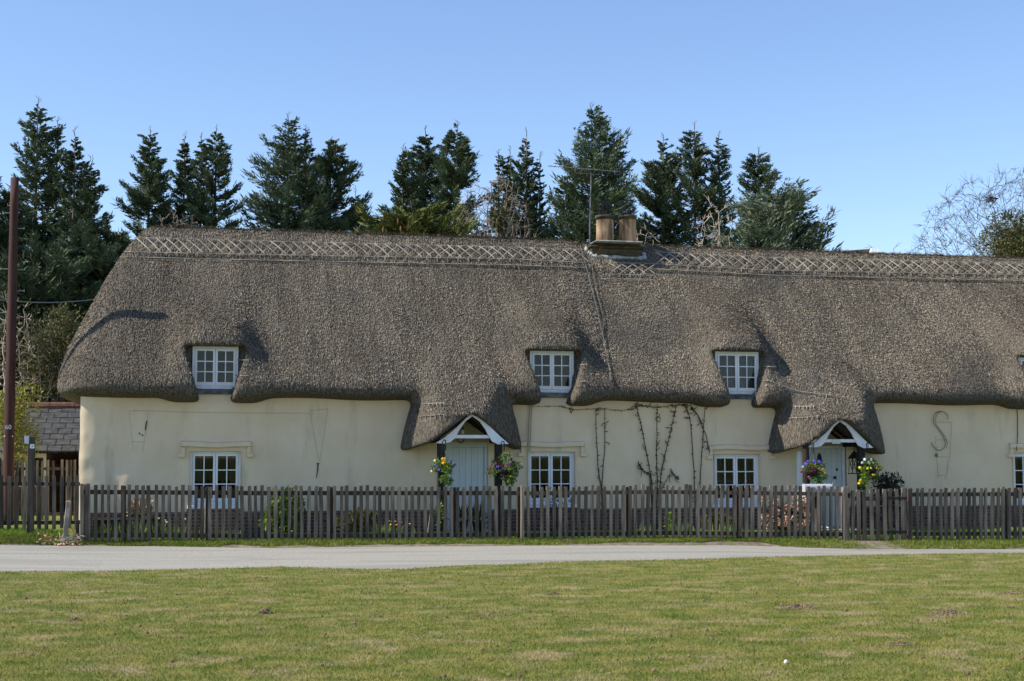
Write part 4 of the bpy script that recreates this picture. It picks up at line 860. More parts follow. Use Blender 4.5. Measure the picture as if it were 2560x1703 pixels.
def bare_tree(px, py, R_, y, label, seed, m, n_att=420, group='leafless trees behind the cottage', base_px=None, name='bare_tree', low=.34, fork=.22, flat=1.0, rm=.011, twigs=3, pow_=2.3):
    g = np.random.default_rng(seed); tip = at(px, py, y); sc = float(at(px + 100, py, y)[0] - tip[0]) / 100; H_ = tip[2]; Rw = R_ * sc
    bx = float(at(base_px or px, py, y)[0]); root = thing(name, label, 'tree', (bx, y, 0), group)
    zc = H_ * (1 + low) / 2; hz = H_ * (1 - low) / 2
    A = g.normal(size=(n_att * 3, 3)); A /= np.linalg.norm(A, axis=1)[:, None]; A *= (g.random((n_att * 3, 1)) ** .45); A = A[A[:, 2] > -.8][:n_att]
    A = np.array([tip[0], y, zc]) + A * (Rw, Rw * .8 * flat, hz)
    step = max(.09, H_ * (1 - low) / 34); N_ = [np.array([bx, y, 0.0])]; par = [-1]; z = 0
    while z < H_ * fork:
        z += step; N_.append(N_[-1] + np.array([g.normal(0, .04) * step, g.normal(0, .04) * step, step])); par.append(len(N_) - 2)
    N_ = np.array(N_); D = ((A[:, None, :] - N_[None]) ** 2).sum(-1); best = D.argmin(1); bd = D.min(1); alive = np.ones(len(A), bool); dk = step * 1.3; L_ = [N_]; nn_ = len(N_); allN = N_
    for it in range(150):
        al_ = np.where(alive)[0]
        if not len(al_): break
        k = best[al_]; dv = A[al_] - allN[k]; dv /= np.linalg.norm(dv, axis=1)[:, None] + 1e-9
        u_, inv = np.unique(k, return_inverse=True); dd = np.zeros((len(u_), 3)); np.add.at(dd, inv, dv); dd /= np.linalg.norm(dd, axis=1)[:, None] + 1e-9
        dd += g.normal(0, .16, dd.shape); dd /= np.linalg.norm(dd, axis=1)[:, None] + 1e-9
        new = allN[u_] + dd * step; par += list(u_); D = ((A[:, None, :] - new[None]) ** 2).sum(-1); j = D.argmin(1); m_d = D.min(1)
        up_ = m_d < bd; best[up_] = j[up_] + nn_; bd = np.minimum(bd, m_d); allN = np.r_[allN, new]; nn_ = len(allN); alive &= bd > dk * dk
    N_ = allN
    par = np.array(par); n = len(N_); rmin = rm * (y + 32) / 48; rad = np.zeros(n); ch = [[] for _ in range(n)]
    for i in range(1, n): ch[par[i]].append(i)
    for i in range(n - 1, -1, -1): rad[i] = (sum(rad[c] ** pow_ for c in ch[i])) ** (1 / pow_) if ch[i] else rmin
    rad = np.maximum(rad * .62, rmin); tr = MB(); tw = MB(); st = [(0, -1)]
    big_ = H_ * .0085
    while st:
        i, p = st.pop(); pts = [N_[p]] if p >= 0 else []; rr = [rad[i]] if p >= 0 else []
        while True:
            pts.append(N_[i]); rr.append(rad[i])
            if not ch[i]: break
            c = sorted(ch[i], key=lambda q: -rad[q]); st += [(q, i) for q in c[1:]]; i = c[0]
        if len(pts) > 1: (tr if rr[0] > big_ else tw).tube(pts, rr, 7 if rr[0] > big_ else 4 if rr[0] > 2 * rmin else 3, False)
        e = np.array(pts[-1]); d0 = e - np.array(pts[-2]); d0 /= np.linalg.norm(d0) + 1e-9
        for _ in range(twigs):
            d = d0 + g.normal(0, .5, 3) + (0, 0, .2); d /= np.linalg.norm(d); ln = step * g.uniform(1.0, 2.4); tw.tube([e, e + d * ln * .5 + g.normal(0, .04, 3) * ln, e + d * ln], [rmin, rmin * .85, rmin * .6], 3, False)
    tr.build('trunk', m, root, True); tw.build('crown', m, root); return root
def bush(name, label, c, r3, n, m, leaf, seed, stem=VINE, group=None, lumps=14, cat='bush', up=.3, floor=0.0):
    g = np.random.default_rng(seed); c = np.array(c, float); r3 = np.array(r3, float)
    root = thing(name, label, cat, (c[0], c[1], floor), group)
    lc = g.normal(size=(lumps, 3)); lc /= np.linalg.norm(lc, axis=1)[:, None]; lc *= g.uniform(.25, .75, lumps)[:, None]; lr = g.uniform(.28, .5, lumps)
    k = g.integers(0, lumps, n); o_ = g.normal(size=(n, 3)); o_ /= np.linalg.norm(o_, axis=1)[:, None]; rr = g.uniform(.5, 1.0, n) ** .6
    P = lc[k] + o_ * (lr[k] * rr)[:, None]; N_ = o_ + g.normal(0, .6, (n, 3)) + np.array([0, 0, up]); P = c + P * r3; keep = P[:, 2] > floor + .02
    V, Q, A_ = cards(P[keep], N_[keep], g.uniform(.6, 1.3, keep.sum()) * leaf, g.uniform(.18, .34, keep.sum()) * leaf, g.uniform(0, 1, keep.sum()))
    put('foliage', raw_mesh('foliage', V, Q, False, A_), m, root)
    b = MB()
    for i in range(min(lumps, 9)):
        e = c + lc[i] * r3; s0 = np.array([c[0] + g.normal(0, .08 * r3[0]), c[1], floor]); b.tube([s0, (s0 + e) / 2 + g.normal(0, .06, 3) * r3, e], [.02 * r3[2] ** .5, .013 * r3[2] ** .5, .005], 5)
    b.build('stem', stem, root); return root

# conifers, left to right
TREES = [  # px, py, half width, depth y, tops, trunk, dens, kind text
 (97, 256, 108, 26, ((0, 0), (47, 40)), BARK, 1.25, 'tallest twin-topped dark conifer beside the telegraph pole'),
 (189, 331, 58, 23, ((0, 0),), BARK, 1.1, 'dark conifer with a blunt top second from the telegraph pole'),
 (227, 396, 56, 22.5, ((0, 0),), BARK, 1.0, 'shorter dark conifer just left of the thatch corner'),
 (20, 470, 80, 25, ((0, 0),), BARK, 1.1, 'dark conifer behind the telegraph pole, cut by the picture edge'),
 (375, 323, 92, 27, ((0, 0),), BARK, 1.15, 'single broad conifer above the end of the thatched ridge'),
 (462, 335, 62, 28, ((0, 0),), BARKG, 1.0, 'slender conifer between two broader ones over the ridge end'),
 (541, 316, 78, 27, ((0, 0), (-36, 22)), BARK, 1.1, 'twin-topped conifer above the first dormer'),
 (722, 286, 132, 27, ((0, 0), (45, 28)), BARKG, 1.3, 'very broad conifer with a pale trunk over the ridge'),
 (832, 338, 90, 28, ((0, 0),), BARK, .95, 'conifer with open lower branches right of the pale-trunked one'),
 (890, 470, 62, 29, ((0, 0),), BARK, .7, 'thin low conifer with a bare dark trunk beside the golden spruce'),
 (1008, 366, 70, 27, ((0, 0),), BARK, 1.1, 'conifer standing directly behind the golden spruce'),
 (1063, 322, 84, 28, ((0, 0),), BARK, 1.15, 'bushy blunt-topped conifer over the first porch side'),
 (1139, 313, 84, 27, ((0, 0),), BARK, 1.2, 'dense dark conifer left of the leafless tree'),
 (1252, 374, 66, 29, ((0, 0), (22, -2)), BARK, 1.0, 'round-headed conifer rising behind the leafless tree'),
 (1313, 330, 56, 28, ((0, 0), (34, 55)), BARK, .85, 'slim pointed conifer right of the leafless tree'),
 (1484, 258, 125, 26, ((0, 0), (52, 62)), BARK, 1.25, 'tall broad conifer rising behind the chimney pots'),
 (1415, 425, 74, 27, ((0, 0),), BARK, .7, 'thin open conifer left of the television aerial'),
 (1658, 338, 80, 28, ((0, 0),), BARK, 1.1, 'conifer right of the chimney with a dense head'),
 (1733, 312, 84, 27, ((0, 0), (64, 18)), BARK, 1.1, 'twin-headed conifer behind the pale leafless sapling'),
 (1890, 376, 92, 28, ((0, 0),), BARK, 1.1, 'last dark conifer in the row, above the grey cypress'),
]
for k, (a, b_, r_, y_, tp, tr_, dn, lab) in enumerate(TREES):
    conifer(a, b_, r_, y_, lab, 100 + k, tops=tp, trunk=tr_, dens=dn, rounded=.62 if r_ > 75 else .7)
for k, (a, b_, r_, y_, lab) in enumerate(((60, 640, 110, 20, 'low dark conifer filling the gap left of the pole foot'), (150, 610, 100, 21, 'low dark conifer below the tall pair at the cottage end'), (262, 560, 80, 22, 'low dark conifer right against the thatch corner'), (-40, 420, 90, 24, 'dark conifer at the very edge of the picture'))):
    conifer(a, b_, r_, y_, lab, 300 + k, dens=1.1, bare=.02, rounded=.5)
conifer(1935, 462, 118, 14, 'bushy grey green cypress over the ridge near the second porch', 410, NEEDLE2, 1.6, .05, ((0, 0), (40, 20), (-40, 60), (75, 70)), BARK, .42, None, .15, 'cypress')
conifer(1030, 520, 100, 11, 'low golden green spruce hung with brown cones above the ridge', 420, NEEDLE3, 1.5, .05, ((0, 0), (-50, 30), (55, 22)), BARK, .4, None, .15, 'golden_spruce')
CONEM = mat('cone', (.13, .065, .03), (.22, .12, .06)); sp_ = [o for o in C.objects if o.name.startswith('golden_spruce')][0]
for (u, v) in ((958, 575), (965, 580), (1002, 570), (1005, 585), (1018, 570), (1022, 560), (1034, 550), (1050, 562), (1060, 585), (1046, 590), (995, 552), (1030, 592)):
    p = at(u, v, 9.6); cone = MB(); cone.lathe(p, [(.01, -.10), (.026, -.06), (.03, .0), (.012, .08)], 6); cone.build('cone', CONEM, sp_)
bare_tree(1228, 440, 112, 16, 'brown leafless tree with fine twigs left of the television aerial', 51, TWIG, 2400, low=.45, twigs=4)
bare_tree(1787, 487, 58, 14, 'pale leafless sapling beside the grey cypress', 52, TWIGP, 420, low=.55, twigs=3, rm=.010)
bare_tree(440, 520, 72, 15, 'brown leafless thicket above the end of the ridge', 53, TWIG, 500, low=.55, twigs=4, fork=.5)
bare_tree(1612, 558, 46, 13, 'low leafless shrub right of the chimney pots', 54, TWIG, 420, low=.5, twigs=4)
bare_tree(2535, 422, 245, 14, 'wide leafless tree with spreading limbs behind the end of the roof', 55, TWIGD, 4600, base_px=2590, low=.42, fork=.36, twigs=5, rm=.0062)
for k, (u, v, r_, lab) in enumerate(((2055, 604, 34, 'small distant leafless tree next to the grey cypress'), (2120, 608, 26, 'tiny distant leafless tree left of the far thatched roof'), (2180, 610, 28, 'tiny distant leafless tree behind the far thatched roof'), (2240, 609, 32, 'small distant leafless tree right of the far thatched roof'))):
    bare_tree(u, v, r_, 40, lab, 60 + k, TWIG, 300, low=.5, rm=.012)
bush('ivy_clump', 'olive ivy clump growing in the brown leafless tree', at(1246, 552, 15.6), (.33, .33, .55), 1500, LEAFO, .10, 71, floor=float(at(1246, 600, 15.6)[2]), cat='ivy')
bush('evergreen_tree', 'round olive evergreen tree before the wide leafless tree', at(2545, 640, 10), (1.25, 1.3, 1.75), 16000, LEAFD, .09, 72, lumps=30, cat='tree')
# far thatched roof
fr_ = thing('far_cottage', 'far thatched roof with a white ridge end just showing above the ridge', 'cottage', (at(2150, 640, 30)[0], 30, 0))
p0, p1, p2, p3 = at(2060, 646, 28), at(2215, 648, 28), at(2180, 622, 30), at(2110, 627, 30)
b = MB(); b.add([(p0[0], 27, 3), (p1[0], 27, 3), (p1[0], 33, 3), (p0[0], 33, 3), (p3[0], 30, p3[2]), (p2[0], 30, p2[2])], [(0,1,5,4),(1,2,5),(2,3,4,5),(3,0,4)]); b.build('roof', THATCH, fr_)
b = MB(); q = at(2192, 624, 29.8); b.add([(q[0] - .5, 29.5, q[2] - .45), (q[0] + .38, 29.5, q[2] - .45), (q[0] + .12, 29.9, q[2] + .05), (q[0] - .2, 29.9, q[2] + .08), (q[0] + .38, 30.6, q[2] - .45), (q[0] - .5, 30.6, q[2] - .45)], [(0,1,2,3),(1,4,2),(4,5,3,2),(5,0,3)]); b.build('ridge_cap', WHITEM, fr_)
b = MB(); b.box((p0[0] + .3, 27.6, 0), (p1[0] - .3, 32.4, 3.1)); b.build('wall', WALL, fr_)

# shrubs at the cottage end
bush('shrub', 'tall olive shrub with upright stems behind the slate outbuilding', at(135, 900, 12.0), (1.15, .9, 1.9), 5200, LEAFO, .11, 81, stem=TWIGD, lumps=26, floor=0, up=.9)
bare_tree(110, 800, 70, 11.2, 'upright leafless stems before the tall olive shrub', 82, TWIGD, 420, None, name='stem_shrub', low=.25, fork=.05)
bush('shrub', 'yellow green spring shrub behind the telegraph pole', at(30, 1055, 3.5), (.75, .6, 1.05), 3600, LEAFY, .08, 83, stem=TWIG, lumps=24, floor=0, up=.5)
bare_tree(15, 720, 85, 9, 'pale bare branches spreading behind the telegraph pole', 84, TWIGP, 330, None, name='bare_shrub', low=.4)
bush('hedge', 'dark leafy hedge filling the view behind the outbuilding', at(80, 960, 17), (3.2, .9, 2.6), 14000, LEAFD, .16, 85, stem=TWIGD, lumps=60, floor=0)

# ------------------------------------------------------------------ garden plants behind the fence
GR = 'garden plants behind the picket fence'
bush('leafy_shrub', 'bright green leafy shrub behind the fence below the first plant wire', at(705, 1290, -.75), (.5, .35, .52), 2600, LEAFB, .13, 91, group=GR, lumps=22, up=-.5)
bush('dark_shrub', 'dark leaved shrub rising behind the garden gate', at(2222, 1225, -1.0), (.46, .4, .46), 2200, LEAFK, .07, 92, group=GR, lumps=22)
hy = bush('hydrangea', 'hydrangea with dry pinkish flower heads left of the second porch', at(1962, 1290, -1.3), (.5, .38, .42), 1100, LEAFK, .09, 93, group=GR)
b = MB(); g = np.random.default_rng(4)
Vs, Qs, As, c_n = [], [], [], 0
for i in range(60):
    p = at(g.uniform(1902, 2022), g.uniform(1238, 1325), -1.7 + g.uniform(-.1, .4)); o_ = g.normal(size=(70, 3)); o_ /= np.linalg.norm(o_, axis=1)[:, None]
    V, Q, A_ = cards(p + o_ * .05, o_ + g.normal(0, .6, (70, 3)), .042, .016, g.uniform(0, 1, 70)); Vs.append(V); Qs.append(Q + c_n); As.append(A_); c_n += len(V)
put('flower_heads', raw_mesh('flower_heads', np.concatenate(Vs), np.concatenate(Qs), False, np.concatenate(As)), DRY, hy)
bush('dry_grass_tuft', 'dry tan grass tuft in the trough near the fence corner', at(352, 1272, -.6), (.26, .2, .2), 700, DRYG, .12, 94, group=GR, up=1.2, floor=.35, cat='plant')
bush('wallflower_clump', 'straggly wallflower clump behind the fence right of the leafy shrub', at(900, 1305, -.9), (.55, .25, .3), 1500, LEAFO, .08, 95, group=GR, lumps=20, up=1.0, cat='plant')
bush('lavender_clump', 'greyish dry clump behind the crooked fence near the second porch', at(1790, 1310, -1.2), (.42, .25, .26), 900, LEAFO, .08, 96, group=GR, lumps=16, up=1.0, cat='plant')
bush('ivy_plant', 'small bright ivy growing up beside the climber base', at(1678, 1300, -1.2), (.16, .15, .34), 420, LEAFB, .06, 97, group=GR, cat='plant')
bush('rose_bush', 'dark thorny rose below the middle ground-floor window', at(1385, 1270, -.9), (.5, .25, .45), 380, LEAFK, .05, 98, group=GR, cat='plant')
bush('box_plant', 'small bright plant climbing by the first porch post', at(1098, 1285, -1.3), (.1, .1, .3), 260, LEAFB, .06, 99, group=GR, cat='plant')
def clump(label, px, py, y, n, h, m, seed, bl=None, cat='plant', name='daffodil_clump', k=5):
    g = np.random.default_rng(seed); c_ = at(px, py, y); z0 = float(gz(c_[0], y)); root = thing(name, label, cat, (c_[0], y, z0), GR)
    P = np.c_[c_[0] + g.normal(0, .16, n), y + g.normal(0, .1, n), np.full(n, z0)]; N_ = np.c_[g.normal(0, .22, n), g.normal(0, .22, n), np.ones(n)]
    V, Q, A_ = cards(P, N_, g.uniform(.5, 1.0, n) * h, .012, g.uniform(0, 1, n)); put('leaves', raw_mesh('leaves', V, Q, False, A_), m, root)
    if bl:
        for i in range(k):
            p = np.array([c_[0] + g.normal(0, .16), y - .08 + g.normal(0, .1), z0 + h * g.uniform(.7, 1.05)]); b = MB(); b.lathe(p, [(.012, -.02), (.03, 0), (.02, .012)], 7); b.build('blossom', FL[bl], root)
for (u, y_, n, h, bl, lab) in ((248, -1.9, 60, .35, None, 'dark leafy clump just inside the fence corner'), (300, -1.8, 70, .42, None, 'green bulb leaves second from the fence corner'), (355, -1.7, 70, .45, None, 'tall green bulb leaves below the dry grass tuft'), (425, -1.8, 50, .4, 'cream', 'bulb leaves with cream buds left of the first window'), (560, -1.8, 50, .25, None, 'low green leaves under the first window'), (955, -1.7, 50, .32, 'yellow', 'daffodil clump with yellow flowers before the brick plinth'), (985, -1.6, 30, .3, 'orange', 'small daffodil clump with orange flowers beside the first porch'), (1600, -1.8, 60, .28, None, 'green leaves left of the climber base'), (1720, -1.7, 70, .3, None, 'green bulb leaves right of the climber base'), (1830, -1.7, 60, .32, None, 'green leaves beside the dry grey clump'), (2040, -1.8, 40, .2, 'white', 'low leaves with tiny white flowers near the gate')):
    clump(lab, u, 1330, y_, n, h, LEAFB, 200 + u, bl)
b = MB(); 
for (u0, v0, u1, v1) in ((1070, 1330, 1077, 1280), (1075, 1330, 1076, 1278)): b.tube([at(u0, v0, -1.5), at(u1, v1, -1.5)], .012, 5)
tag(b.build('garden_canes', LIGGER), 'pair of pale garden canes standing left of the first porch', 'canes')
b = MB(); b.tube([at(512, 1345, -2.5), at(514, 1250, -2.5)], .014, 6); tag(b.build('bamboo_cane', LIGGER), 'single pale bamboo cane behind the fence below the first window', 'cane')
b = MB(); p, q = at(232, 1297, -.7), at(400, 1297, -.7); b.box((p[0], -.75, 0), (q[0], -.35, .33)); b.box((p[0] - .02, -.77, .331), (q[0] + .02, -.33, .37)); tag(b.build('stone_trough', BLACKW, bevel=.01), 'long dark planting trough along the brick plinth near the fence corner', 'trough')
for (u, lab) in ((1155, 'dark plant pot on the step of the first porch'), (1195, 'dark plant pot nearer the middle window on the first porch step')):
    c_ = at(u, 1300, -.75); root = thing('plant_pot', lab, 'plant pot', (c_[0], -.75, 0), 'plant pots in the first porch'); b = MB(); b.lathe((c_[0], -.75, 0), [(.09, 0), (.13, .24), (.14, .25), (.14, .28), (.11, .281)], 16); b.build('pot', BLACKM, root, True)
    g = np.random.default_rng(u); n = 260; o_ = g.normal(size=(n, 3)) * (.12, .1, .16); V, Q, A_ = cards(np.array([c_[0], -.75, .34]) + o_ * .6, o_ + (0, 0, .25), .14, .012, g.uniform(0, 1, n)); put('foliage', raw_mesh('foliage', V, Q, False, A_), LEAFK, root)

# mailbox behind the fence
c_ = at(2044, 1225, -2.5); sx_ = float(at(2078, 1225, -2.5)[0] - at(2012, 1225, -2.5)[0]) / 2
MBX = mat('mailbox_paint', (.42, .44, .47), rough=.45); mb = thing('mailbox', 'white round-topped mailbox on a post behind the fence in front of the second door', 'mailbox', (c_[0], -2.5, 0))
zt = float(at(2044, 1210, -2.5)[2]); r_ = .1; pr = [(r_ * math.cos(a), zt - r_ + r_ * math.sin(a)) for a in np.linspace(0, math.pi, 14)] + [(-r_, zt - .26), (r_, zt - .26)]
b = MB(); nn = len(pr); b.add([(c_[0] - sx_, -2.5 + u, v) for u, v in pr] + [(c_[0] + sx_, -2.5 + u, v) for u, v in pr], [tuple(range(nn)), tuple(range(nn, 2*nn))[::-1]] + [(i, i + nn, (i + 1) % nn + nn, (i + 1) % nn) for i in range(nn)]); b.build('box', MBX, mb)
b = MB(); pr2 = [(u * 1.05, (v - zt + r_) * 1.05 + zt - r_) for u, v in pr]; b.add([(c_[0] - sx_ - .025, -2.5 + u, v) for u, v in pr2] + [(c_[0] - sx_ - .002, -2.5 + u, v) for u, v in pr2], [tuple(range(nn)), tuple(range(nn, 2*nn))[::-1]] + [(i, i + nn, (i + 1) % nn + nn, (i + 1) % nn) for i in range(nn)]); b.build('lid', MBX, mb)
b = MB(); b.box((c_[0] - .05, -2.55, -.1), (c_[0] + .05, -2.45, zt - .262)); b.build('post', POSTW, mb)
b = MB(); b.tube([(c_[0] + sx_ * .95, -2.61, zt - .06), (c_[0] + sx_ * 1.02, -2.61, zt + .03)], .012, 6); b.build('flag', GREYM, mb)

# ------------------------------------------------------------------ porch things: hanging baskets, lantern, horseshoe
def basket(px, py, y, rpx, label, cols, seed, hook_px, hook_py, trail=0):
    g = np.random.default_rng(seed); c_ = at(px, py, y); sc = float(at(px + 10, py, y)[0] - c_[0]) / 10; r_ = rpx * sc * .92
    root = thing('hanging_basket', label, 'hanging basket', c_, 'flower baskets hung on the porch posts')
    b = MB(); b.lathe(c_ - (0, 0, .02), [(.02, -r_ * .62), (r_ * .45, -r_ * .5), (r_ * .66, -r_ * .2), (r_ * .7, 0)], 14); b.build('basket', BLACKW, root, True)
    n = 1300; o_ = g.normal(size=(n, 3)); o_ /= np.linalg.norm(o_, axis=1)[:, None]; o_[:, 2] *= .8; lc = g.normal(size=(11, 3)) * (.42, .42, .32) + (0, 0, -.02); lc[8:] += (0, -.1, -.62); P = c_ + (lc[g.integers(0, 11, n)] + o_ * (g.uniform(.18, .48, n))[:, None]) * r_
    if trail: k = g.random(n) < .25; P[k] = np.array([c_[0] - r_ * .9, y - .1, c_[2] - r_ * .8]) + g.normal(0, 1, (k.sum(), 3)) * (.05, .05, .14)
    V, Q, A_ = cards(P, o_ + g.normal(0, .6, (n, 3)), .055, .016, g.uniform(0, 1, n)); put('foliage', raw_mesh('foliage', V, Q, False, A_), LEAFB, root)
    hk = at(hook_px, hook_py, y); b = MB()
    for an in (0, 2.1, 4.2): b.tube([c_ + (r_ * .6 * math.cos(an), r_ * .6 * math.sin(an), 0), hk], .004, 4)
    b.tube([hk, hk + (0, 0, .05), hk + (.03, .02, .10), hk + (.07, .06, .10), hk + (.09, .1, .04), hk + (.09, .12, -.12)], .011, 6); b.build('hook', BLACKM, root)
    for (u, v, col) in cols:
        s = .031 * g.uniform(.75, 1.15); p = at(u + g.normal(0, 1.5), v + g.normal(0, 1.5), y - r_ * .85 + g.uniform(0, .08)); nrm_ = np.array([(u - px) / rpx * .6 + g.normal(0, .3), -1, g.normal(.2, .3)]); nrm_ /= np.linalg.norm(nrm_)
        a_ = np.cross(nrm_, (0, 0, 1)); a_ /= np.linalg.norm(a_); b2 = np.cross(a_, nrm_); b = MB()
        for i in range(5):
            an = 2 * math.pi * i / 5 + .3; q = p + (a_ * math.cos(an) + b2 * math.sin(an)) * s * .55
            b.add([p + nrm_ * .004] + [q + (a_ * math.cos(t_) + b2 * math.sin(t_)) * s * .62 - nrm_ * .008 * math.sin(t_ * 2) for t_ in np.linspace(an - 2.2, an + 2.2, 8)], [(0, k, k + 1) for k in range(1, 8)])
        b.build('blossom', FL[col], root)
basket(1108, 1168, -1.28, 27, 'hanging basket with yellow, cream and violet pansies on the outer post of the first porch', [(1088, 1153, 'cream'), (1082, 1178, 'cream'), (1106, 1150, 'orange'), (1111, 1145, 'yellow'), (1104, 1157, 'orange'), (1109, 1155, 'yellow'), (1090, 1163, 'violet'), (1099, 1176, 'violet'), (1128, 1155, 'violet'), (1132, 1165, 'violet'), (1127, 1175, 'violet'), (1138, 1161, 'violet'), (1118, 1170, 'purple')], 1, 1106, 1112)
basket(1255, 1172, -1.28, 33, 'hanging basket with dark purple and red pansies on the inner post of the first porch', [(1262, 1145, 'purple'), (1274, 1148, 'purple'), (1280, 1155, 'purple'), (1224, 1170, 'maroon'), (1240, 1160, 'maroon'), (1268, 1160, 'pink'), (1276, 1161, 'pink'), (1226, 1185, 'maroon'), (1243, 1168, 'violet'), (1252, 1190, 'purple'), (1290, 1175, 'purple'), (1266, 1193, 'maroon'), (1278, 1196, 'maroon'), (1256, 1165, 'maroon')], 2, 1253, 1115)
basket(2032, 1173, -1.28, 29, 'hanging basket with bright violet pansies in front of the white door', [(2020, 1153, 'violet'), (2014, 1158, 'violet'), (2034, 1155, 'violet'), (2048, 1150, 'violet'), (2054, 1160, 'violet'), (2050, 1156, 'violet'), (2011, 1167, 'white'), (2030, 1172, 'maroon'), (2036, 1178, 'maroon'), (2049, 1173, 'pink'), (2058, 1172, 'orange'), (2062, 1184, 'orange'), (2003, 1180, 'maroon'), (2019, 1195, 'pink'), (2026, 1168, 'maroon')], 3, 2030, 1120)
basket(2176, 1168, -1.28, 26, 'hanging basket with white and yellow pansies and trailing leaves by the lantern', [(2163, 1151, 'white'), (2172, 1151, 'white'), (2178, 1151, 'white'), (2156, 1158, 'white'), (2174, 1157, 'white'), (2150, 1170, 'yellow'), (2169, 1175, 'yellow'), (2164, 1183, 'yellow'), (2182, 1188, 'yellow'), (2192, 1172, 'orange'), (2178, 1172, 'cream'), (2152, 1200, 'yellow'), (2148, 1208, 'yellow')], 4, 2166, 1118, 1)
# lantern
l0, l1 = at(2136, 1183, -.45), at(2136, 1147, -.45); lt = thing('lantern', 'black iron lantern hanging beside the second door', 'lantern', l0)
b = MB(); hw = .095
for sx_, sy_ in ((-1,-1),(1,-1),(1,1),(-1,1)): b.bar(l0 + (sx_*hw, sy_*hw, 0), l1 + (sx_*hw*.9, sy_*hw*.9, 0), .014, .014)
b.box((l0[0]-hw-.015, l0[1]-hw-.015, l0[2]-.02), (l0[0]+hw+.015, l0[1]+hw+.015, l0[2]))
zc, zh = (l0[2] + l1[2]) / 2, (l1[2] - l0[2]) / 2
for sy_ in (-1, 1):
    dm = [(0, zh), (.06, .04), (0, -.10), (-.06, .04), (0, zh)]
    for (u, v), (u2, v2) in zip(dm[:-1], dm[1:]): b.bar((l0[0]+u, l0[1]+sy_*hw, zc+v), (l0[0]+u2, l0[1]+sy_*hw, zc+v2), .012, .012)
    b.bar((l0[0], l0[1]+sy_*hw, zc-.10), (l0[0], l0[1]+sy_*hw, l0[2]), .014, .014); b.bar((l0[0]-.055, l0[1]+sy_*hw, zc+.03), (l0[0]+.055, l0[1]+sy_*hw, zc+.03), .01, .01)
b.build('cage', BLACKM, lt)
b = MB(); b.add([(l1[0]+sx_*.12, l1[1]+sy_*.12, l1[2]) for sx_, sy_ in ((-1,-1),(1,-1),(1,1),(-1,1))] + [(l1[0], l1[1], l1[2] + .2)], [(0,3,2,1),(0,1,4),(1,2,4),(2,3,4),(3,0,4)]); b.build('cap', BLACKM, lt)
b = MB(); b.tube([(l1[0] + .03*math.cos(a), l1[1], l1[2] + .22 + .03*math.sin(a)) for a in np.linspace(0, 2*math.pi, 14)], .007, 5); b.tube([(l1[0], l1[1], l1[2] + .25), (l1[0], l1[1], l1[2] + .36)], .006, 5); b.build('ring', BLACKM, lt)
# horseshoe and porch lamp in the first porch
c_ = at(1151, 1094, -.9); b = MB(); b.tube([(c_[0] + .075*math.sin(a), -.93, c_[2] - .03 - .08*math.cos(a)) for a in np.linspace(-2.2, 2.2, 16)], .014, 6); tag(b.build('horseshoe', BLACKM), 'dark horseshoe hung under the tie beam of the first porch', 'horseshoe')
c_ = at(1157, 1080, -.5); pl_ = thing('porch_lamp', 'small unlit glass bulb lamp hanging in the first porch', 'lamp', c_)
b = MB(); b.lathe(c_, [(.01, -.05), (.035, -.02), (.03, .03), (.015, .05)], 12); b.build('bulb', mat('bulb_glass', (.75, .72, .62), rough=.15, spec=.6), pl_, True)
b = MB(); b.lathe(c_ + (0, 0, .05), [(.018, 0), (.02, .04), (.008, .06)], 10); b.tube([c_ + (0, 0, .1), c_ + (0, .02, .28)], .006, 5); b.build('holder', BLACKM, pl_, True)

# ------------------------------------------------------------------ molehills, soil, litter
def lawn_at(px, py):
    z = -.05
    for _ in range(12): p = atz(px, py, z); z = float(zl(p[0], p[1]))
    return p
def heap(label, px, py, wpx, hpx, seed, n=60, cat='molehill', name='molehill', m=SOIL, dn=.5):
    g = np.random.default_rng(seed); p = lawn_at(px, py); sc = float(lawn_at(px + 50, py)[0] - p[0]) / 50; a, h_ = wpx * sc / 2, hpx * sc * 1.0
    b = MB()
    for i in range(n):
        r_ = g.random() ** .6; an = g.uniform(0, 2*math.pi); x_, y_ = p[0] + a * r_ * math.cos(an), p[1] + a * dn * r_ * math.sin(an)
        s = g.uniform(.25, .6) * max(.03, h_ * .55); z_ = float(zl(x_, y_)) + max(0, h_ * (1 - r_) - s * .4)
        V = []
        for (rr, zz) in ((.5, -1), (1, -.1), (.8, .6), (.25, 1)):
            for k in range(6): t_ = k * math.pi / 3 + g.normal(0, .1); q = s * rr * g.uniform(.75, 1.2); V.append((x_ + q * math.cos(t_), y_ + q * math.sin(t_), z_ + s * zz * .8))
        b.add(V, [(i_*6+k, i_*6+(k+1) % 6, (i_+1)*6+(k+1) % 6, (i_+1)*6+k) for i_ in range(3) for k in range(6)] + [tuple(range(18, 24))])
    b.add([(p[0] + a * .95 * math.cos(t_), p[1] + a * dn * .95 * math.sin(t_), float(zl(p[0] + a*math.cos(t_), p[1] + a*dn*math.sin(t_))) + .004) for t_ in np.linspace(0, 2*math.pi, 20, endpoint=False)] + [(p[0], p[1], p[2] + h_ * .7)], [(k, (k + 1) % 20, 20) for k in range(20)])
    tag(b.build(name, m), label, cat, 'molehills on the green')
heap('small crumbly molehill in the middle of the green', 662, 1535, 44, 17, 1, 45)
heap('flat scattered molehill nearest the telegraph pole side of the green', 188, 1552, 44, 9, 2, 40)
heap('largest dark molehill on the green, spread out in clods', 2370, 1537, 150, 16, 3, 120, dn=.35)
heap('long reddish molehill left of the largest one', 1990, 1521, 125, 13, 4, 110, dn=.35)
heap('flattened reddish soil patch nearest the camera', 2255, 1612, 100, 9, 5, 110, dn=.4, name='soil_patch', cat='soil')
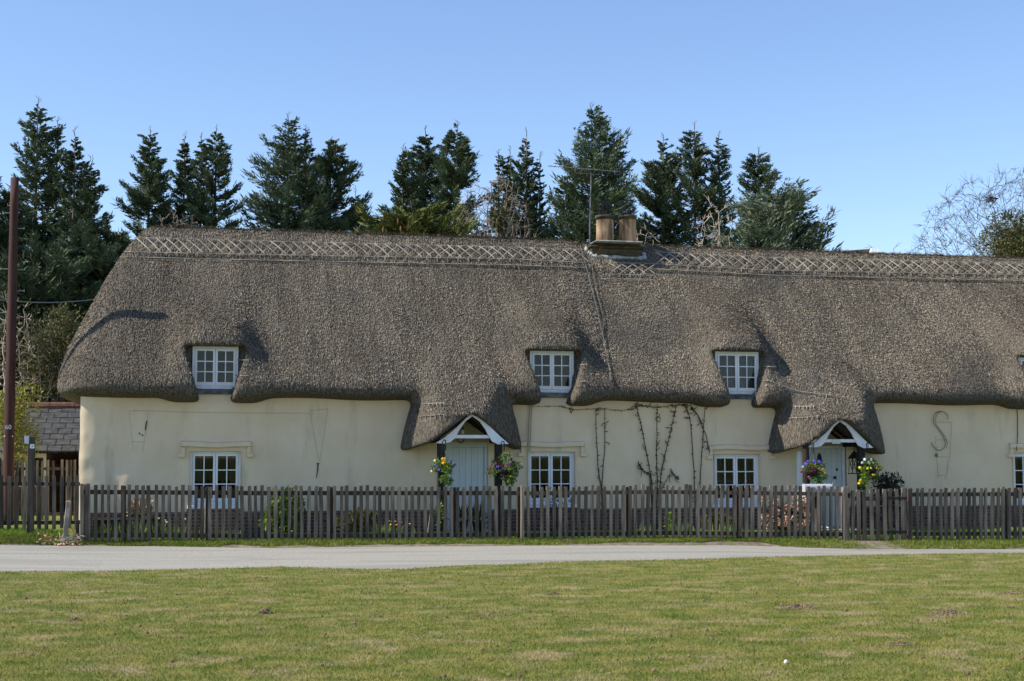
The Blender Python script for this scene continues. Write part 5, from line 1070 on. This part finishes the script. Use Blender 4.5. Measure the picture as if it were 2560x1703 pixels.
heap('thin reddish soil patch left of centre of the green', 1225, 1539, 110, 6, 6, 120, dn=.3, name='soil_patch', cat='soil')
heap('thin reddish soil patch below the middle of the lane', 1385, 1487, 60, 7, 7, 60, dn=.35, name='soil_patch', cat='soil')
heap('flat bare soil patch at the edge of the green far from the pole', 2530, 1484, 70, 8, 8, 60, dn=.4, name='soil_patch', cat='soil')
b = MB(); g = np.random.default_rng(11)
for i in range(190):
    p = lawn_at(g.uniform(0, 2560), g.uniform(1440, 1700)); s = g.uniform(.008, .024); V = [(p[0] + s*g.uniform(.7, 1.3)*math.cos(t_)*rr, p[1] + s*math.sin(t_)*rr, p[2] + s*zz) for (rr, zz) in ((1, .2), (.8, .9), (.2, 1.2)) for t_ in np.linspace(0, 2*math.pi, 6, endpoint=False)]
    b.add(V, [(i_*6+k, i_*6+(k+1) % 6, (i_+1)*6+(k+1) % 6, (i_+1)*6+k) for i_ in range(2) for k in range(6)] + [tuple(range(12, 18))])
tag(b.build('dirt_crumbs', SOIL), 'small crumbs of earth scattered over the green', 'dirt', kind='stuff')
p = lawn_at(1965, 1660); b = MB(); b.lathe(p, [(.012, 0), (.02, .012), (.014, .028), (.004, .034)], 8); tag(b.build('white_stone', WHITEM, None, True), 'single small white stone on the near grass', 'stone')
# brushwood and dead leaves by the corner
b = MB(); g = np.random.default_rng(12)
for i in range(70):
    p = at(g.uniform(150, 202), g.uniform(1325, 1346), -3.0 + g.uniform(-.1, .3)); p[2] = float(gz(p[0], p[1])) + g.uniform(.0, .12); d_ = g.normal(size=3) * (1, .6, .5); d_ *= g.uniform(.08, .22) / np.linalg.norm(d_); b.tube([p, p + d_ * .5 + (0, 0, .02), p + d_], .006, 4)
tag(b.build('brushwood', TWIGP), 'little heap of brushwood at the foot of the fence corner', 'brushwood')
n = 500; x = rng.uniform(float(at(95, 1340, -2.8)[0]), float(at(205, 1340, -2.8)[0]), n); y = rng.uniform(-3.2, -2.3, n); P = np.c_[x, y, gz(x, y) + .01 + rng.uniform(0, .02, n)]
V, Q, A_ = cards(P, np.c_[rng.normal(0, 1, n), rng.normal(0, 1, n), rng.normal(0.1, .2, n)], .07, .022, rng.uniform(0, 1, n)); tag(put('fallen_leaves', raw_mesh('fallen_leaves', V, Q, False, A_), DRY), 'dead brown leaves strewn on the verge beside the footpath post', 'leaves', kind='stuff')
